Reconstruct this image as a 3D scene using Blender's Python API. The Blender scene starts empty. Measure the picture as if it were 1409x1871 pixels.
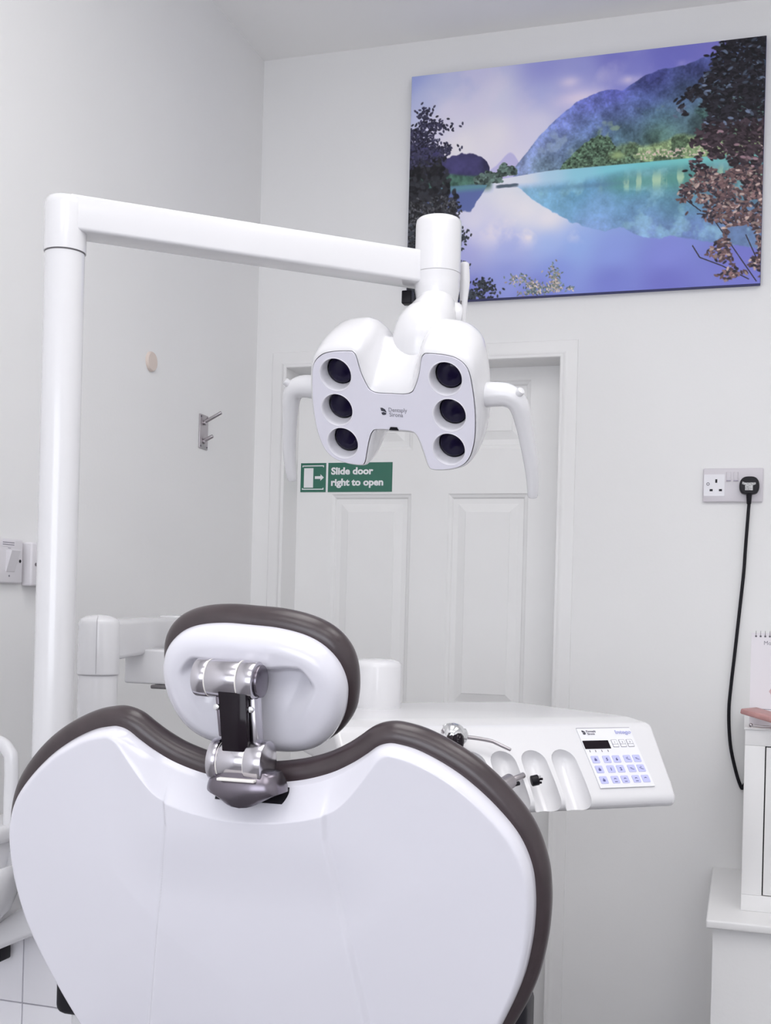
import bpy, bmesh, math, random
import numpy as np
from mathutils import Matrix, Vector

# ------------------------------------------------------------------ camera, light, exposure
scene = bpy.context.scene
COL = scene.collection
R_ = math.radians
CAM_H = 1.30
cd = bpy.data.cameras.new('camera')
cam = bpy.data.objects.new('camera', cd)
COL.objects.link(cam)
cd.sensor_fit = 'VERTICAL'
cd.sensor_height = 36.0
cd.sensor_width = 36.0
cd.lens = 2104.4 * 36.0 / 1871.0
cd.shift_x = 0.0
cd.shift_y = (1109.4 - 935.5) / 1871.0
cd.clip_start = 0.02
_yaw, _roll = 0.30166, 0.02567
cam.matrix_basis = (Matrix.Translation((0, 0, CAM_H)) @ Matrix.Rotation(_yaw, 4, 'Z')
                    @ Matrix.Rotation(R_(90), 4, 'X') @ Matrix.Rotation(_roll, 4, 'Z'))
scene.camera = cam

world = bpy.data.worlds.new('world')
scene.world = world
world.use_nodes = True
world.node_tree.nodes['Background'].inputs[0].default_value = (0.80, 0.86, 1.0, 1)
world.node_tree.nodes['Background'].inputs[1].default_value = 1.5

scene.view_settings.view_transform = 'Standard'
scene.view_settings.look = 'None'
scene.view_settings.exposure = 0.0
scene.view_settings.gamma = 1.0
scene.view_settings.use_curve_mapping = False

scene.cycles.max_bounces = 10
scene.cycles.diffuse_bounces = 6
PANEL_EMIT = 4.1       # added ceiling light panels
REAR_FILL_POWER = 29.0    # fill light added in the rear wall opening


def area_light(name, loc, rot, sx, sy, power, color):
    l = bpy.data.lights.new(name, 'AREA')
    l.shape = 'RECTANGLE'
    l.size, l.size_y = sx, sy
    l.energy = power
    l.color = color
    o = bpy.data.objects.new(name, l)
    o.location = loc
    o.rotation_euler = rot
    COL.objects.link(o)
    return o


area_light('rear_fill_light', (-0.1, -1.86, 1.55), (R_(90), 0, 0), 2.2, 1.3, REAR_FILL_POWER, (0.93, 0.95, 1.0))  # soft frontal fill added behind the camera

# ------------------------------------------------------------------ room dimensions (metres)
YB = 3.0546       # back wall
XL = -1.3584      # left wall
XR = 1.75
YR = -1.80        # rear wall
ZC = 2.8647       # ceiling


# ------------------------------------------------------------------ helpers
def s2l(c):
    c = np.asarray(c, float) / 255.0
    return np.where(c <= 0.04045, c / 12.92, ((c + 0.055) / 1.055) ** 2.4)


def mat(name, col, rough=0.5, metal=0.0, spec=0.5, coat=0.0, noise=None, bump=None, emit=None, aniso=0.0):
    m = bpy.data.materials.new(name)
    m.use_nodes = True
    nt = m.node_tree
    b = nt.nodes['Principled BSDF']
    b.inputs['Base Color'].default_value = (*col, 1)
    b.inputs['Roughness'].default_value = rough
    b.inputs['Metallic'].default_value = metal
    b.inputs['Specular IOR Level'].default_value = spec
    b.inputs['Coat Weight'].default_value = coat
    b.inputs['Coat Roughness'].default_value = 0.05
    b.inputs['Anisotropic'].default_value = aniso
    if emit:
        b.inputs['Emission Color'].default_value = (*emit[0], 1)
        b.inputs['Emission Strength'].default_value = emit[1]
    if noise or bump:
        tc = nt.nodes.new('ShaderNodeTexCoord')
    if noise:
        sc, amt = noise
        n = nt.nodes.new('ShaderNodeTexNoise')
        n.inputs['Scale'].default_value = sc
        n.inputs['Detail'].default_value = 5
        nt.links.new(tc.outputs['Object'], n.inputs['Vector'])
        r = nt.nodes.new('ShaderNodeValToRGB')
        r.color_ramp.elements[0].position = 0.3
        r.color_ramp.elements[1].position = 0.7
        r.color_ramp.elements[0].color = (*[c * (1 - amt) for c in col], 1)
        r.color_ramp.elements[1].color = (*[min(1, c * (1 + amt)) for c in col], 1)
        nt.links.new(n.outputs['Fac'], r.inputs['Fac'])
        nt.links.new(r.outputs['Color'], b.inputs['Base Color'])
    if bump:
        sc, st, dist = bump
        n2 = nt.nodes.new('ShaderNodeTexNoise')
        n2.inputs['Scale'].default_value = sc
        n2.inputs['Detail'].default_value = 4
        nt.links.new(tc.outputs['Object'], n2.inputs['Vector'])
        bp = nt.nodes.new('ShaderNodeBump')
        bp.inputs['Strength'].default_value = st
        bp.inputs['Distance'].default_value = dist
        nt.links.new(n2.outputs['Fac'], bp.inputs['Height'])
        nt.links.new(bp.outputs['Normal'], b.inputs['Normal'])
    return m


M = {}
M['wall'] = mat('wall_paint', (0.855, 0.852, 0.852), 0.75, noise=(2.5, 0.012), bump=(120, 0.10, 0.002))
M['ceiling'] = mat('ceiling_paint', (0.93, 0.925, 0.918), 0.85, noise=(2.0, 0.012))
M['trim'] = mat('white_gloss_paint', (0.85, 0.845, 0.845), 0.38, noise=(6, 0.012))
M['door'] = mat('white_door_paint', (0.885, 0.882, 0.88), 0.45, noise=(6, 0.012))
M['floor'] = mat('vinyl_floor', (0.22, 0.21, 0.22), 0.45, noise=(30, 0.08))
M['plastic'] = mat('white_plastic', (0.75, 0.745, 0.765), 0.22, coat=0.35, noise=(3, 0.006))
M['shell'] = mat('chair_shell_plastic', (0.745, 0.737, 0.80), 0.20, coat=0.4, noise=(3, 0.006))
M['plate'] = mat('lilac_grey_plastic', (0.80, 0.785, 0.875), 0.32, noise=(5, 0.006))
M['cup'] = mat('lens_cup_plastic', (0.86, 0.85, 0.90), 0.25)
M['lens'] = mat('dark_violet_lens', (0.010, 0.007, 0.028), 0.06, spec=0.22)
M['vinyl'] = mat('taupe_vinyl', (0.047, 0.033, 0.037), 0.30, spec=0.60, coat=0.0, noise=(60, 0.10), bump=(420, 0.10, 0.0008))
M['metal'] = mat('brushed_metal', (0.56, 0.54, 0.58), 0.20, metal=1.0, bump=(300, 0.03, 0.0005))
M['metal_dark'] = mat('dark_metal', (0.20, 0.18, 0.21), 0.26, metal=1.0)
M['groove'] = mat('pale_seam', (0.85, 0.82, 0.78), 0.5)
M['groove_grey'] = mat('grey_seam', (0.45, 0.44, 0.46), 0.6)
M['black_gloss'] = mat('black_gloss_plastic', (0.010, 0.006, 0.010), 0.10, spec=0.20)
M['black'] = mat('black_rubber', (0.007, 0.006, 0.010), 0.45, spec=0.25)
M['black_soft'] = mat('black_vinyl', (0.009, 0.008, 0.013), 0.45, spec=0.25, bump=(300, 0.1, 0.001))
M['chrome'] = mat('chrome', (0.80, 0.80, 0.81), 0.12, metal=1.0)
M['steel'] = mat('stainless_steel', (0.50, 0.47, 0.49), 0.35, metal=1.0)
M['seam'] = mat('dark_seam', (0.16, 0.15, 0.16), 0.7)
M['switch'] = mat('switch_plastic', (0.72, 0.70, 0.73), 0.30)
M['socket'] = mat('socket_plastic', (0.66, 0.63, 0.67), 0.30)
M['socket_face'] = mat('socket_white', (0.80, 0.79, 0.83), 0.25)
M['green'] = mat('sign_green', tuple(s2l((52, 112, 94))), 0.35)
M['sign_white'] = mat('sign_white', (0.86, 0.86, 0.88), 0.4)
M['beige'] = mat('beige_cover', (0.72, 0.62, 0.56), 0.5)
M['pink'] = mat('pink_wood', (0.50, 0.27, 0.26), 0.45, noise=(40, 0.12))
M['paper'] = mat('paper', (0.78, 0.75, 0.79), 0.6)
M['ink'] = mat('dark_ink', (0.05, 0.05, 0.07), 0.6)
M['ink_grey'] = mat('grey_ink', (0.25, 0.24, 0.28), 0.6)
M['blush'] = mat('pink_print', (0.60, 0.42, 0.44), 0.6)
M['key'] = mat('lavender_key', tuple(s2l((190, 192, 232))), 0.4)
M['keyink'] = mat('key_ink', tuple(s2l((85, 85, 140))), 0.5)
M['keypale'] = mat('pale_violet_ink', tuple(s2l((185, 187, 226))), 0.5)
M['pad_face'] = mat('keypad_foil', (0.80, 0.80, 0.84), 0.35)
M['plug_print'] = mat('clear_label', (0.45, 0.45, 0.45), 0.3, noise=(260, 0.5))
M['unit_panel'] = mat('unit_panel_plastic', (0.84, 0.83, 0.87), 0.35)
M['diffuser'] = mat('lit_diffuser', (0.9, 0.9, 0.9), 0.5, emit=((1.0, 0.985, 0.975), PANEL_EMIT))
M['glass'] = mat('window_frame_white', (0.8, 0.8, 0.8), 0.4)

WM = {}


def place(o, parent=None, mtx=None):
    mtx = mtx or Matrix.Identity(4)
    COL.objects.link(o)
    if parent is not None:
        o.parent = parent
        o.matrix_parent_inverse = WM[parent.name].inverted()
    o.matrix_basis = mtx
    WM[o.name] = mtx.copy()
    return o


def thing(name, label=None, cat=None, loc=(0, 0, 0), group=None, kind=None):
    o = bpy.data.objects.new(name, None)
    o.empty_display_size = 0.05
    place(o, None, Matrix.Translation(loc))
    return tag(o, label, cat, group, kind)


def tag(o, label=None, cat=None, group=None, kind=None):
    for k, v in (('label', label), ('category', cat), ('group', group), ('kind', kind)):
        if v:
            o[k] = v
    return o


def mobj(name, verts, faces, m, parent=None, mtx=None, smooth=None, mats=None):
    me = bpy.data.meshes.new(name)
    me.from_pydata([tuple(v) for v in verts], [], faces)
    bm = bmesh.new()
    bm.from_mesh(me)
    bmesh.ops.recalc_face_normals(bm, faces=bm.faces)
    bm.to_mesh(me)
    bm.free()
    return finish(name, me, m, parent, mtx, smooth)


def finish(name, me, m, parent=None, mtx=None, smooth=None):
    me.materials.append(M[m])
    if smooth is not None:
        me.polygons.foreach_set('use_smooth', [True] * len(me.polygons))
        if smooth < 179:
            me.set_sharp_from_angle(angle=R_(smooth))
    me.update()
    o = bpy.data.objects.new(name, me)
    return place(o, parent, mtx)


def bobj(name, bm, m, parent=None, mtx=None, smooth=None):
    bmesh.ops.recalc_face_normals(bm, faces=bm.faces)
    me = bpy.data.meshes.new(name)
    bm.to_mesh(me)
    bm.free()
    return finish(name, me, m, parent, mtx, smooth)


def bm_box(bm, c, s, mtx=None):
    vs = []
    for dx in (-.5, .5):
        for dy in (-.5, .5):
            for dz in (-.5, .5):
                p = Vector((c[0] + dx * s[0], c[1] + dy * s[1], c[2] + dz * s[2]))
                vs.append(bm.verts.new(mtx @ p if mtx else p))
    for f in ((0, 1, 3, 2), (4, 6, 7, 5), (0, 4, 5, 1), (2, 3, 7, 6), (0, 2, 6, 4), (1, 5, 7, 3)):
        bm.faces.new([vs[i] for i in f])


def box(name, lo, hi, m, parent=None, bevel=0.0, seg=3, mtx=None):
    bm = bmesh.new()
    c = [(a + b) / 2 for a, b in zip(lo, hi)]
    s = [b - a for a, b in zip(lo, hi)]
    bm_box(bm, c, s)
    if bevel:
        bmesh.ops.bevel(bm, geom=bm.edges[:], offset=bevel, segments=seg, profile=0.5, affect='EDGES')
    return bobj(name, bm, m, parent, mtx, 40 if bevel else None)


def lathe_data(profile, n=48, axis='Z'):
    verts, faces = [], []
    k = len(profile)
    for i in range(n):
        a = 2 * math.pi * i / n
        for r, h in profile:
            verts.append((r * math.cos(a), r * math.sin(a), h))
    for i in range(n):
        j = (i + 1) % n
        for q in range(k - 1):
            faces.append((i * k + q, j * k + q, j * k + q + 1, i * k + q + 1))
    if profile[0][0] > 1e-6:
        faces.append([i * k for i in range(n)][::-1])
    if profile[-1][0] > 1e-6:
        faces.append([i * k + k - 1 for i in range(n)])
    return verts, faces


def lathe(name, profile, m, parent=None, mtx=None, n=48, smooth=35):
    v, f = lathe_data(profile, n)
    bm = bmesh.new()
    bv = [bm.verts.new(p) for p in v]
    for q in f:
        try:
            bm.faces.new([bv[i] for i in q])
        except ValueError:
            pass
    bmesh.ops.remove_doubles(bm, verts=bm.verts, dist=1e-6)
    return bobj(name, bm, m, parent, mtx, smooth)


def catmull(pts, per=8, closed=False):
    P = [np.array(p, float) for p in pts]
    n = len(P)
    out = []
    rng = range(n) if closed else range(n - 1)
    for i in rng:
        p0 = P[(i - 1) % n] if (closed or i > 0) else 2 * P[0] - P[1]
        p1, p2 = P[i], P[(i + 1) % n]
        p3 = P[(i + 2) % n] if (closed or i + 2 < n) else 2 * P[-1] - P[-2]
        for k in range(per):
            t = k / per
            out.append(0.5 * ((2 * p1) + (-p0 + p2) * t + (2 * p0 - 5 * p1 + 4 * p2 - p3) * t * t
                              + (-p0 + 3 * p1 - 3 * p2 + p3) * t ** 3))
    if not closed:
        out.append(P[-1])
    return out


def tube(name, pts, rad, m, parent=None, n=20, per=6, mtx=None, flat=None, up=(0, 0, 1), smooth=50, capround=True):
    """swept round (or elliptical, flat=(a,b) multipliers) tube; rad number or list"""
    if isinstance(rad, (int, float)):
        rad = [rad] * len(pts)
    q = [tuple(p) + (r,) for p, r in zip(pts, rad)]
    q = catmull(q, per) if per > 1 else [np.array(x, float) for x in q]
    C = [x[:3] for x in q]
    Rr = [x[3] for x in q]
    T = []
    for i in range(len(C)):
        t = C[min(i + 1, len(C) - 1)] - C[max(i - 1, 0)]
        T.append(t / np.linalg.norm(t))
    u = np.array(up, float)
    if abs(np.dot(u, T[0])) > 0.95:
        u = np.array((1., 0, 0)) if abs(T[0][0]) < .9 else np.array((0, 1., 0))
    rings = []
    fa, fb = flat or (1, 1)

    def ring(c, r, t, u):
        a = u - t * np.dot(u, t)
        a /= np.linalg.norm(a)
        b = np.cross(t, a)
        return a, [c + r * (fa * math.cos(w) * a + fb * math.sin(w) * b) for w in [2 * math.pi * k / n for k in range(n)]]
    if capround:
        for k in (3, 2, 1):
            w = k / 3 * math.pi / 2
            _, rr = ring(C[0] - T[0] * Rr[0] * 0.5 * math.sin(w), max(Rr[0] * math.cos(w), Rr[0] * .05), T[0], u)
            rings.append(rr)
    for c, r, t in zip(C, Rr, T):
        u, rr = ring(c, r, t, u)
        rings.append(rr)
    if capround:
        for k in (1, 2, 3):
            w = k / 3 * math.pi / 2
            _, rr = ring(C[-1] + T[-1] * Rr[-1] * 0.5 * math.sin(w), max(Rr[-1] * math.cos(w), Rr[-1] * .05), T[-1], u)
            rings.append(rr)
    return loft(name, rings, m, parent, mtx, smooth)


def loft(name, rings, m, parent=None, mtx=None, smooth=50, cap0=True, cap1=True, mats=None):
    n = len(rings[0])
    verts = [v for r in rings for v in r]
    faces = []
    for i in range(len(rings) - 1):
        for k in range(n):
            l = (k + 1) % n
            faces.append((i * n + k, i * n + l, (i + 1) * n + l, (i + 1) * n + k))
    if cap0:
        faces.append(list(range(n))[::-1])
    if cap1:
        faces.append([(len(rings) - 1) * n + k for k in range(n)])
    return mobj(name, verts, faces, m, parent, mtx, smooth)


def rot_to(axis):
    """matrix turning +Z to axis"""
    return Vector((0, 0, 1)).rotation_difference(Vector(axis).normalized()).to_matrix().to_4x4()


def rod(name, a, b, r, m, parent=None, bev=0.0, n=32, r2=None):
    a, b = Vector(a), Vector(b)
    L = (b - a).length
    r2 = r if r2 is None else r2
    if bev:
        prof = [(0, 0), (r - bev, 0), (r - .3 * bev, .3 * bev), (r, bev), (r2, L - bev), (r2 - .3 * bev, L - .3 * bev), (r2 - bev, L), (0, L)]
    else:
        prof = [(0, 0), (r, 0), (r2, L), (0, L)]
    return lathe(name, prof, m, parent, Matrix.Translation(a) @ rot_to(b - a), n)


def text(name, s, size, m, parent, mtx, align='LEFT', weight=0.0, width=None, depth=0.0003):
    cu = bpy.data.curves.new('tmp_text', 'FONT')
    cu.body = s
    cu.size = size
    cu.align_x = align
    cu.offset = weight
    cu.extrude = depth
    cu.resolution_u = 3
    ob = bpy.data.objects.new('tmp_text', cu)
    COL.objects.link(ob)
    dg = bpy.context.evaluated_depsgraph_get()
    me = bpy.data.meshes.new_from_object(ob.evaluated_get(dg))
    bpy.data.objects.remove(ob)
    bpy.data.curves.remove(cu)
    me.name = name
    if width:
        co = np.empty(len(me.vertices) * 3)
        me.vertices.foreach_get('co', co)
        co = co.reshape(-1, 3)
        w = np.ptp(co[:, 0])
        co[:, 0] *= width / w
        me.vertices.foreach_set('co', co.ravel())
    me.materials.clear()
    return finish(name, me, m, parent, mtx)


def poly(name, pts, depth, m, parent, mtx):
    """flat polygon in local x,y extruded along +z by depth"""
    n = len(pts)
    v = [(p[0], p[1], 0) for p in pts] + [(p[0], p[1], depth) for p in pts]
    f = [list(range(n))[::-1], list(range(n, 2 * n))] + [(i, (i + 1) % n, n + (i + 1) % n, n + i) for i in range(n)]
    return mobj(name, v, f, m, parent, mtx)


def rrect(x0, x1, y0, y1, r, k=4):
    out = []
    for cx, cy, a0 in ((x1 - r, y1 - r, 0), (x0 + r, y1 - r, 90), (x0 + r, y0 + r, 180), (x1 - r, y0 + r, 270)):
        for i in range(k + 1):
            a = R_(a0 + 90 * i / k)
            out.append((cx + r * math.cos(a), cy + r * math.sin(a)))
    return out


def frame_mtx(o, x, y, z):
    m = Matrix.Identity(4)
    for i in range(3):
        m[i][0], m[i][1], m[i][2], m[i][3] = x[i], y[i], z[i], o[i]
    return m


# ------------------------------------------------------------------ setting
DX0, DX1, DZ = -1.2604, -0.4807, 1.9743      # door opening
REV = 0.095                                  # reveal depth
WT = 0.16                                    # back wall thickness


def boxes(name, lst, m, kind=None, parent=None):
    bm = bmesh.new()
    for lo, hi in lst:
        bm_box(bm, [(a + b) / 2 for a, b in zip(lo, hi)], [b - a for a, b in zip(lo, hi)])
    o = bobj(name, bm, m, parent)
    if kind:
        o['kind'] = kind
    return o


boxes('floor', [((XL - .1, YR - .1, -.1), (XR + .1, YB + WT, 0))], 'floor', 'structure')
boxes('ceiling', [((XL - .1, YR - .1, ZC), (XR + .1, YB + WT, ZC + .1))], 'ceiling', 'structure')
boxes('wall_left', [((XL - .1, YR - .1, 0), (XL, YB + WT, ZC))], 'wall', 'structure')
boxes('wall_right', [((XR, YR - .1, 0), (XR + .1, YB + WT, ZC))], 'wall', 'structure')
boxes('wall_back', [((XL, YB, 0), (DX0, YB + WT, ZC)), ((DX1, YB, 0), (XR, YB + WT, ZC)),
                    ((DX0, YB, DZ), (DX1, YB + WT, ZC))], 'wall', 'structure')
WX0, WX1, WZ0, WZ1 = -1.2, 1.0, 0.9, 2.2
boxes('wall_rear', [((XL, YR - .1, 0), (WX0, YR, ZC)), ((WX1, YR - .1, 0), (XR, YR, ZC)),
                    ((WX0, YR - .1, 0), (WX1, YR, WZ0)), ((WX0, YR - .1, WZ1), (WX1, YR, ZC))], 'wall', 'structure')
w1 = thing('unseen_window_1', loc=(-.1, YR - .05, WZ0), kind='structure')  # unseen window, put in to hold the fill light
for lo, hi in (((WX0, YR - .08, WZ0), (WX1, YR - .03, WZ0 + .05)), ((WX0, YR - .08, WZ1 - .05), (WX1, YR - .03, WZ1)),
               ((WX0, YR - .08, WZ0 + .05), (WX0 + .05, YR - .03, WZ1 - .05)), ((WX1 - .05, YR - .08, WZ0 + .05), (WX1, YR - .03, WZ1 - .05)),
               ((-.125, YR - .08, WZ0 + .05), (-.075, YR - .03, WZ1 - .05))):
    boxes('window_frame', [(lo, hi)], 'trim', parent=w1)

# --- door
door = thing('door_1', loc=((DX0 + DX1) / 2, YB + REV, 0), kind='structure')
YD = YB + REV
PX = [(-1.153, -0.911), (-0.8035, -0.5755)]
PZ = [(0.16, 0.90), (1.013, 1.6247), (1.748, 1.938)]
EX0, EX1, EZ = DX0 - .03, DX1 + .03, DZ + .03
cells = []
xs = [EX0, PX[0][0], PX[0][1], PX[1][0], PX[1][1], EX1]
zs = [0.005, PZ[0][0], PZ[0][1], PZ[1][0], PZ[1][1], PZ[2][0], PZ[2][1], EZ]
for i, nm in ((0, 'stile'), (2, 'muntin'), (4, 'stile')):
    boxes(nm, [((xs[i], YD, zs[0]), (xs[i + 1], YD + .035, zs[-1]))], 'door', parent=door)
for j in (0, 2, 4, 6):
    for i in (1, 3):
        boxes('rail', [((xs[i], YD, zs[j]), (xs[i + 1], YD + .035, zs[j + 1]))], 'door', parent=door)


def door_panel(x0, x1, z0, z1):
    prof = [(0, 0.0), (.004, .0035), (.010, .006), (.014, .0115), (.020, .0115), (.028, .0115), (.050, .0045), (.0515, .0030)]
    rings = []
    for ins, dy in prof:
        a, b, c, d = x0 + ins, x1 - ins, z0 + ins, z1 - ins
        rings.append([(a, YD + dy, c), (b, YD + dy, c), (b, YD + dy, d), (a, YD + dy, d)])
    loft('door_panel', rings, 'door', door, smooth=None, cap0=False)


for (x0, x1) in PX:
    for (z0, z1) in PZ:
        door_panel(x0, x1, z0, z1)

# --- architrave round the door (mitred)
trim = thing('trim_1', loc=((DX0 + DX1) / 2, YB, 0), kind='structure')
CPROF = [(0, .0), (0, .011), (.002, .013), (.008, .013), (.010, .0105), (.0125, .0075), (.016, .0055), (.021, .0048), (.040, .0062), (.0445, .0055), (.0464, .003), (.0464, 0)]


def casing(name, pts_fn):
    a = [pts_fn(w, d, 0) for w, d in CPROF]
    b = [pts_fn(w, d, 1) for w, d in CPROF]
    n = len(a)
    f = [(i, (i + 1) % n, n + (i + 1) % n, n + i) for i in range(n)] + [list(range(n))[::-1], list(range(n, 2 * n))]
    mobj(name, a + b, f, 'trim', trim, smooth=30)


casing('head_casing', lambda w, d, e: ((DX0 - w) if e == 0 else (DX1 + w), YB - d, DZ + w))
casing('side_casing', lambda w, d, e: (DX1 + w, YB - d, 0 if e == 0 else DZ + w))
casing('side_casing', lambda w, d, e: (DX0 - w, YB - d, 0 if e == 0 else DZ + w))
box('door_stop', (DX0 + .07, YD - .035, DZ - .012), (DX0 + .13, YD - .005, DZ + .001), 'seam', trim, bevel=.002)

# --- boxed-in ledge on the right, with its board
LZ = 0.661
boxes('wall_boxing', [((-.046, 2.536, 0), (XR, YB, LZ - .018))], 'wall', 'structure')
b = box('trim_2', (-.060, 2.514, LZ - .018), (XR, YB, LZ), 'trim', bevel=.004)
b['kind'] = 'structure'

# added ceiling panels, overhead and behind the camera, placed to light the room
for k, (cx, cy) in enumerate(((-.45, 1.20), (.65, 1.20), (-.45, -.60), (.65, -.60))):
    t = thing('added_ceiling_light', ['added ceiling light panel above the dental chair', 'added ceiling light panel above the right side of the room', 'added ceiling light panel behind the camera on the left', 'added ceiling light panel behind the camera on the right'][k],
              'light', (cx, cy, ZC - .03), group='added ceiling panels')
    box('light_frame', (cx - .32, cy - .62, ZC - .03), (cx + .32, cy + .62, ZC), 'trim', t, bevel=.004)
    box('diffuser', (cx - .30, cy - .60, ZC - .034), (cx + .30, cy + .60, ZC - .029), 'diffuser', t)

# ------------------------------------------------------------------ dental chair
CX, CY, CZ = -0.5035, 1.15, 1.0965
chair = thing('dental_chair', 'white shell dental chair with taupe vinyl padding, seen from behind', 'chair', (CX, CY + .35, 0))
CM = Matrix.Translation((CX, CY, CZ)) @ Matrix.Rotation(R_(12), 4, 'X')
K = 0.9055
half = [(0, .0125), (.022, .013), (.046, .016), (.073, .0215), (.103, .0315), (.128, .0445), (.146, .0565), (.160, .0668), (.172, .0712), (.184, .0712),
        (.208, .0655), (.238, .0515), (.267, .0325), (.298, .0045), (.323, -.0265), (.337, -.061), (.3408, -.096), (.3395, -.130), (.335, -.162), (.326, -.199),
        (.310, -.240), (.289, -.284), (.268, -.322), (.252, -.350), (.226, -.396), (.185, -.455), (.12, -.505), (.05, -.525)]
pts = [(x * K, z * K) for x, z in half] + [(0, -.530 * K)] + [(-x * K, z * K) for x, z in half[:0:-1]]
OUT = np.array(catmull(pts, 9, True))
NO = len(OUT)


def outline_normals(o):
    t = np.roll(o, -1, 0) - np.roll(o, 1, 0)
    n = np.stack([t[:, 1], -t[:, 0]], 1)
    n /= np.linalg.norm(n, axis=1)[:, None]
    c = o.mean(0)
    if ((o - c) * n).sum() < 0:
        n = -n
    return n


def sstep(a, b, x):
    t = np.clip((x - a) / (b - a), 0, 1)
    return t * t * (3 - 2 * t)


def dist_to(o, p):
    a = o
    b = np.roll(o, -1, 0)
    ab = b - a
    best = np.full(len(p), 9.0)
    for k in range(0, len(a)):
        d = p - a[k]
        t = np.clip((d @ ab[k]) / (ab[k] @ ab[k] + 1e-12), 0, 1)
        e = d - t[:, None] * ab[k]
        best = np.minimum(best, np.hypot(e[:, 0], e[:, 1]))
    return best


def relief(name, o, c, hfun, m, parent, mtx, nr=56, back=0.006, pw=1.6):
    """shell with outline o in local x,z; bulges towards -y by hfun(x,z,dist)"""
    n = len(o)
    s = 1 - (np.linspace(0, 1, nr + 1) ** pw)          # dense near the edge
    P = np.concatenate([c + (o - c) * k for k in s[:-1]] + [np.array([c])])
    d = dist_to(o, P)
    d[:n] = 0
    h = hfun(P[:, 0], P[:, 1], d)
    V = [(p[0], -hh, p[1]) for p, hh in zip(P, h)]
    F = []
    for i in range(nr - 1):
        for k in range(n):
            l = (k + 1) % n
            F.append((i * n + k, i * n + l, (i + 1) * n + l, (i + 1) * n + k))
    last = (nr - 1) * n
    ci = nr * n
    for k in range(n):
        F.append((last + k, last + (k + 1) % n, ci))
    off = len(V)
    V += [(p[0], back, p[1]) for p in o]
    for k in range(n):
        l = (k + 1) % n
        F.append((k, off + k, off + l, l))
    F.append([off + k for k in range(n)][::-1])
    return mobj(name, V, F, m, parent, mtx, 60)


def shell_h(x, z, d):
    ax = np.abs(x)
    g = sstep(.165, .095, ax) * sstep(-.12, -.03, z)
    w = .0085 + .026 * g
    q = np.clip(d / w, 0, 1)
    hm = .020 + .006 * g
    soft = 1 - np.sqrt(np.clip(1 - (q) ** 2, 0, 1))
    rise = (1 - g) * np.sqrt(np.clip(1 - (1 - q) ** 2, 0, 1)) + g * (0.18 * np.minimum(q * 8, 1) + 0.82 * q)
    h = hm * rise
    h = h + .006 * sstep(0, .25, d) - .006 * g * 0
    xc = .0925 + .175 * np.clip(-z - .035, 0, 1) - .030 * np.exp(-((z + .02) / .035) ** 2) * 0
    h = h + .0050 * sstep(xc + .0030, xc - .0030, ax) * q * q
    return h


relief('back_shell', OUT, np.array([0, -.19]), shell_h, 'shell', chair, CM, nr=170, pw=1.25)


def pad(name, o, dfun, r, m, parent, mtx, y0=0.0, dome=.03, c=(0, -.19), back=None):
    nrm = outline_normals(o)
    # smooth normals so that the roll does not fold in the valley
    for _ in range(12):
        nrm = (nrm + np.roll(nrm, 1, 0) + np.roll(nrm, -1, 0)) / 3
    nrm /= np.linalg.norm(nrm, axis=1)[:, None]
    d = dfun(o[:, 0], o[:, 1])
    rings = []
    for ph in np.linspace(-90, 90, 19):
        a = R_(ph)
        off = d - r + r * math.cos(a)
        yy = y0 + r + r * math.sin(a)
        q = o + nrm * off[:, None]
        rings.append([(p[0], yy, p[1]) for p in q])
    inner = o + nrm * (d - r)[:, None]
    c = np.array(c)
    for k in (.92, .8, .6, .35, .1):
        q = c + (inner - c) * k
        yy = y0 + 2 * r + dome * (1 - k) ** .6 * .6
        rings.append([(p[0], yy, p[1]) for p in q])
    return loft(name, rings, m, parent, mtx, 60)


bp = pad('back_cushion', OUT, lambda x, z: .0140 + .0045 * sstep(-.06, .03, z) - .006 * sstep(-.20, -.32, z), .0165, 'vinyl', chair, CM)
# piping seam between shell and cushion
seam = [(p[0], .001, p[1]) for p in OUT + outline_normals(OUT) * .0012]

# headrest
HM = Matrix.Translation((-.5128, 1.170, 1.2145)) @ Matrix.Rotation(R_(20), 4, 'X') @ Matrix.Rotation(R_(3.5), 4, 'Y')
hh = [(0, .0668), (.032, .0662), (.062, .0610), (.084, .0505), (.100, .033), (.1075, .010), (.1065, -.014), (.100, -.036), (.087, -.057), (.067, -.0715), (.040, -.0785)]
hp = hh + [(0, -.080)] + [(-x, z) for x, z in hh[:0:-1]]
HOUT = np.array(catmull(hp, 8, True))


def head_h(x, z, d):
    q = np.clip(d / .022, 0, 1)
    h = .024 * np.sqrt(np.clip(1 - (1 - q) ** 2, 0, 1)) + .004 * sstep(.02, .07, d)
    # dished recess behind the hinge: deep under a soft arch, fading out downwards
    ax = np.abs(x)
    top = .024 + .004 * sstep(.02, .05, ax) - .022 * sstep(.060, .088, ax)
    wdt = .086 - .40 * np.clip(.015 - z, 0, .2)
    rec = sstep(top + .006, top - .009, z) * sstep(wdt, wdt - .030, ax) * sstep(-.072, .020, z)
    return h - .022 * rec


relief('headrest_shell', HOUT, np.array([0, -.005]), head_h, 'shell', chair, HM, nr=64, pw=1.3)
pad('headrest_cushion', HOUT, lambda x, z: .0080 + .0070 * sstep(.0, .055, z) - .005 * sstep(-.02, -.07, z), .0175, 'vinyl', chair, HM, dome=.02, c=(0, -.005))

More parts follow.
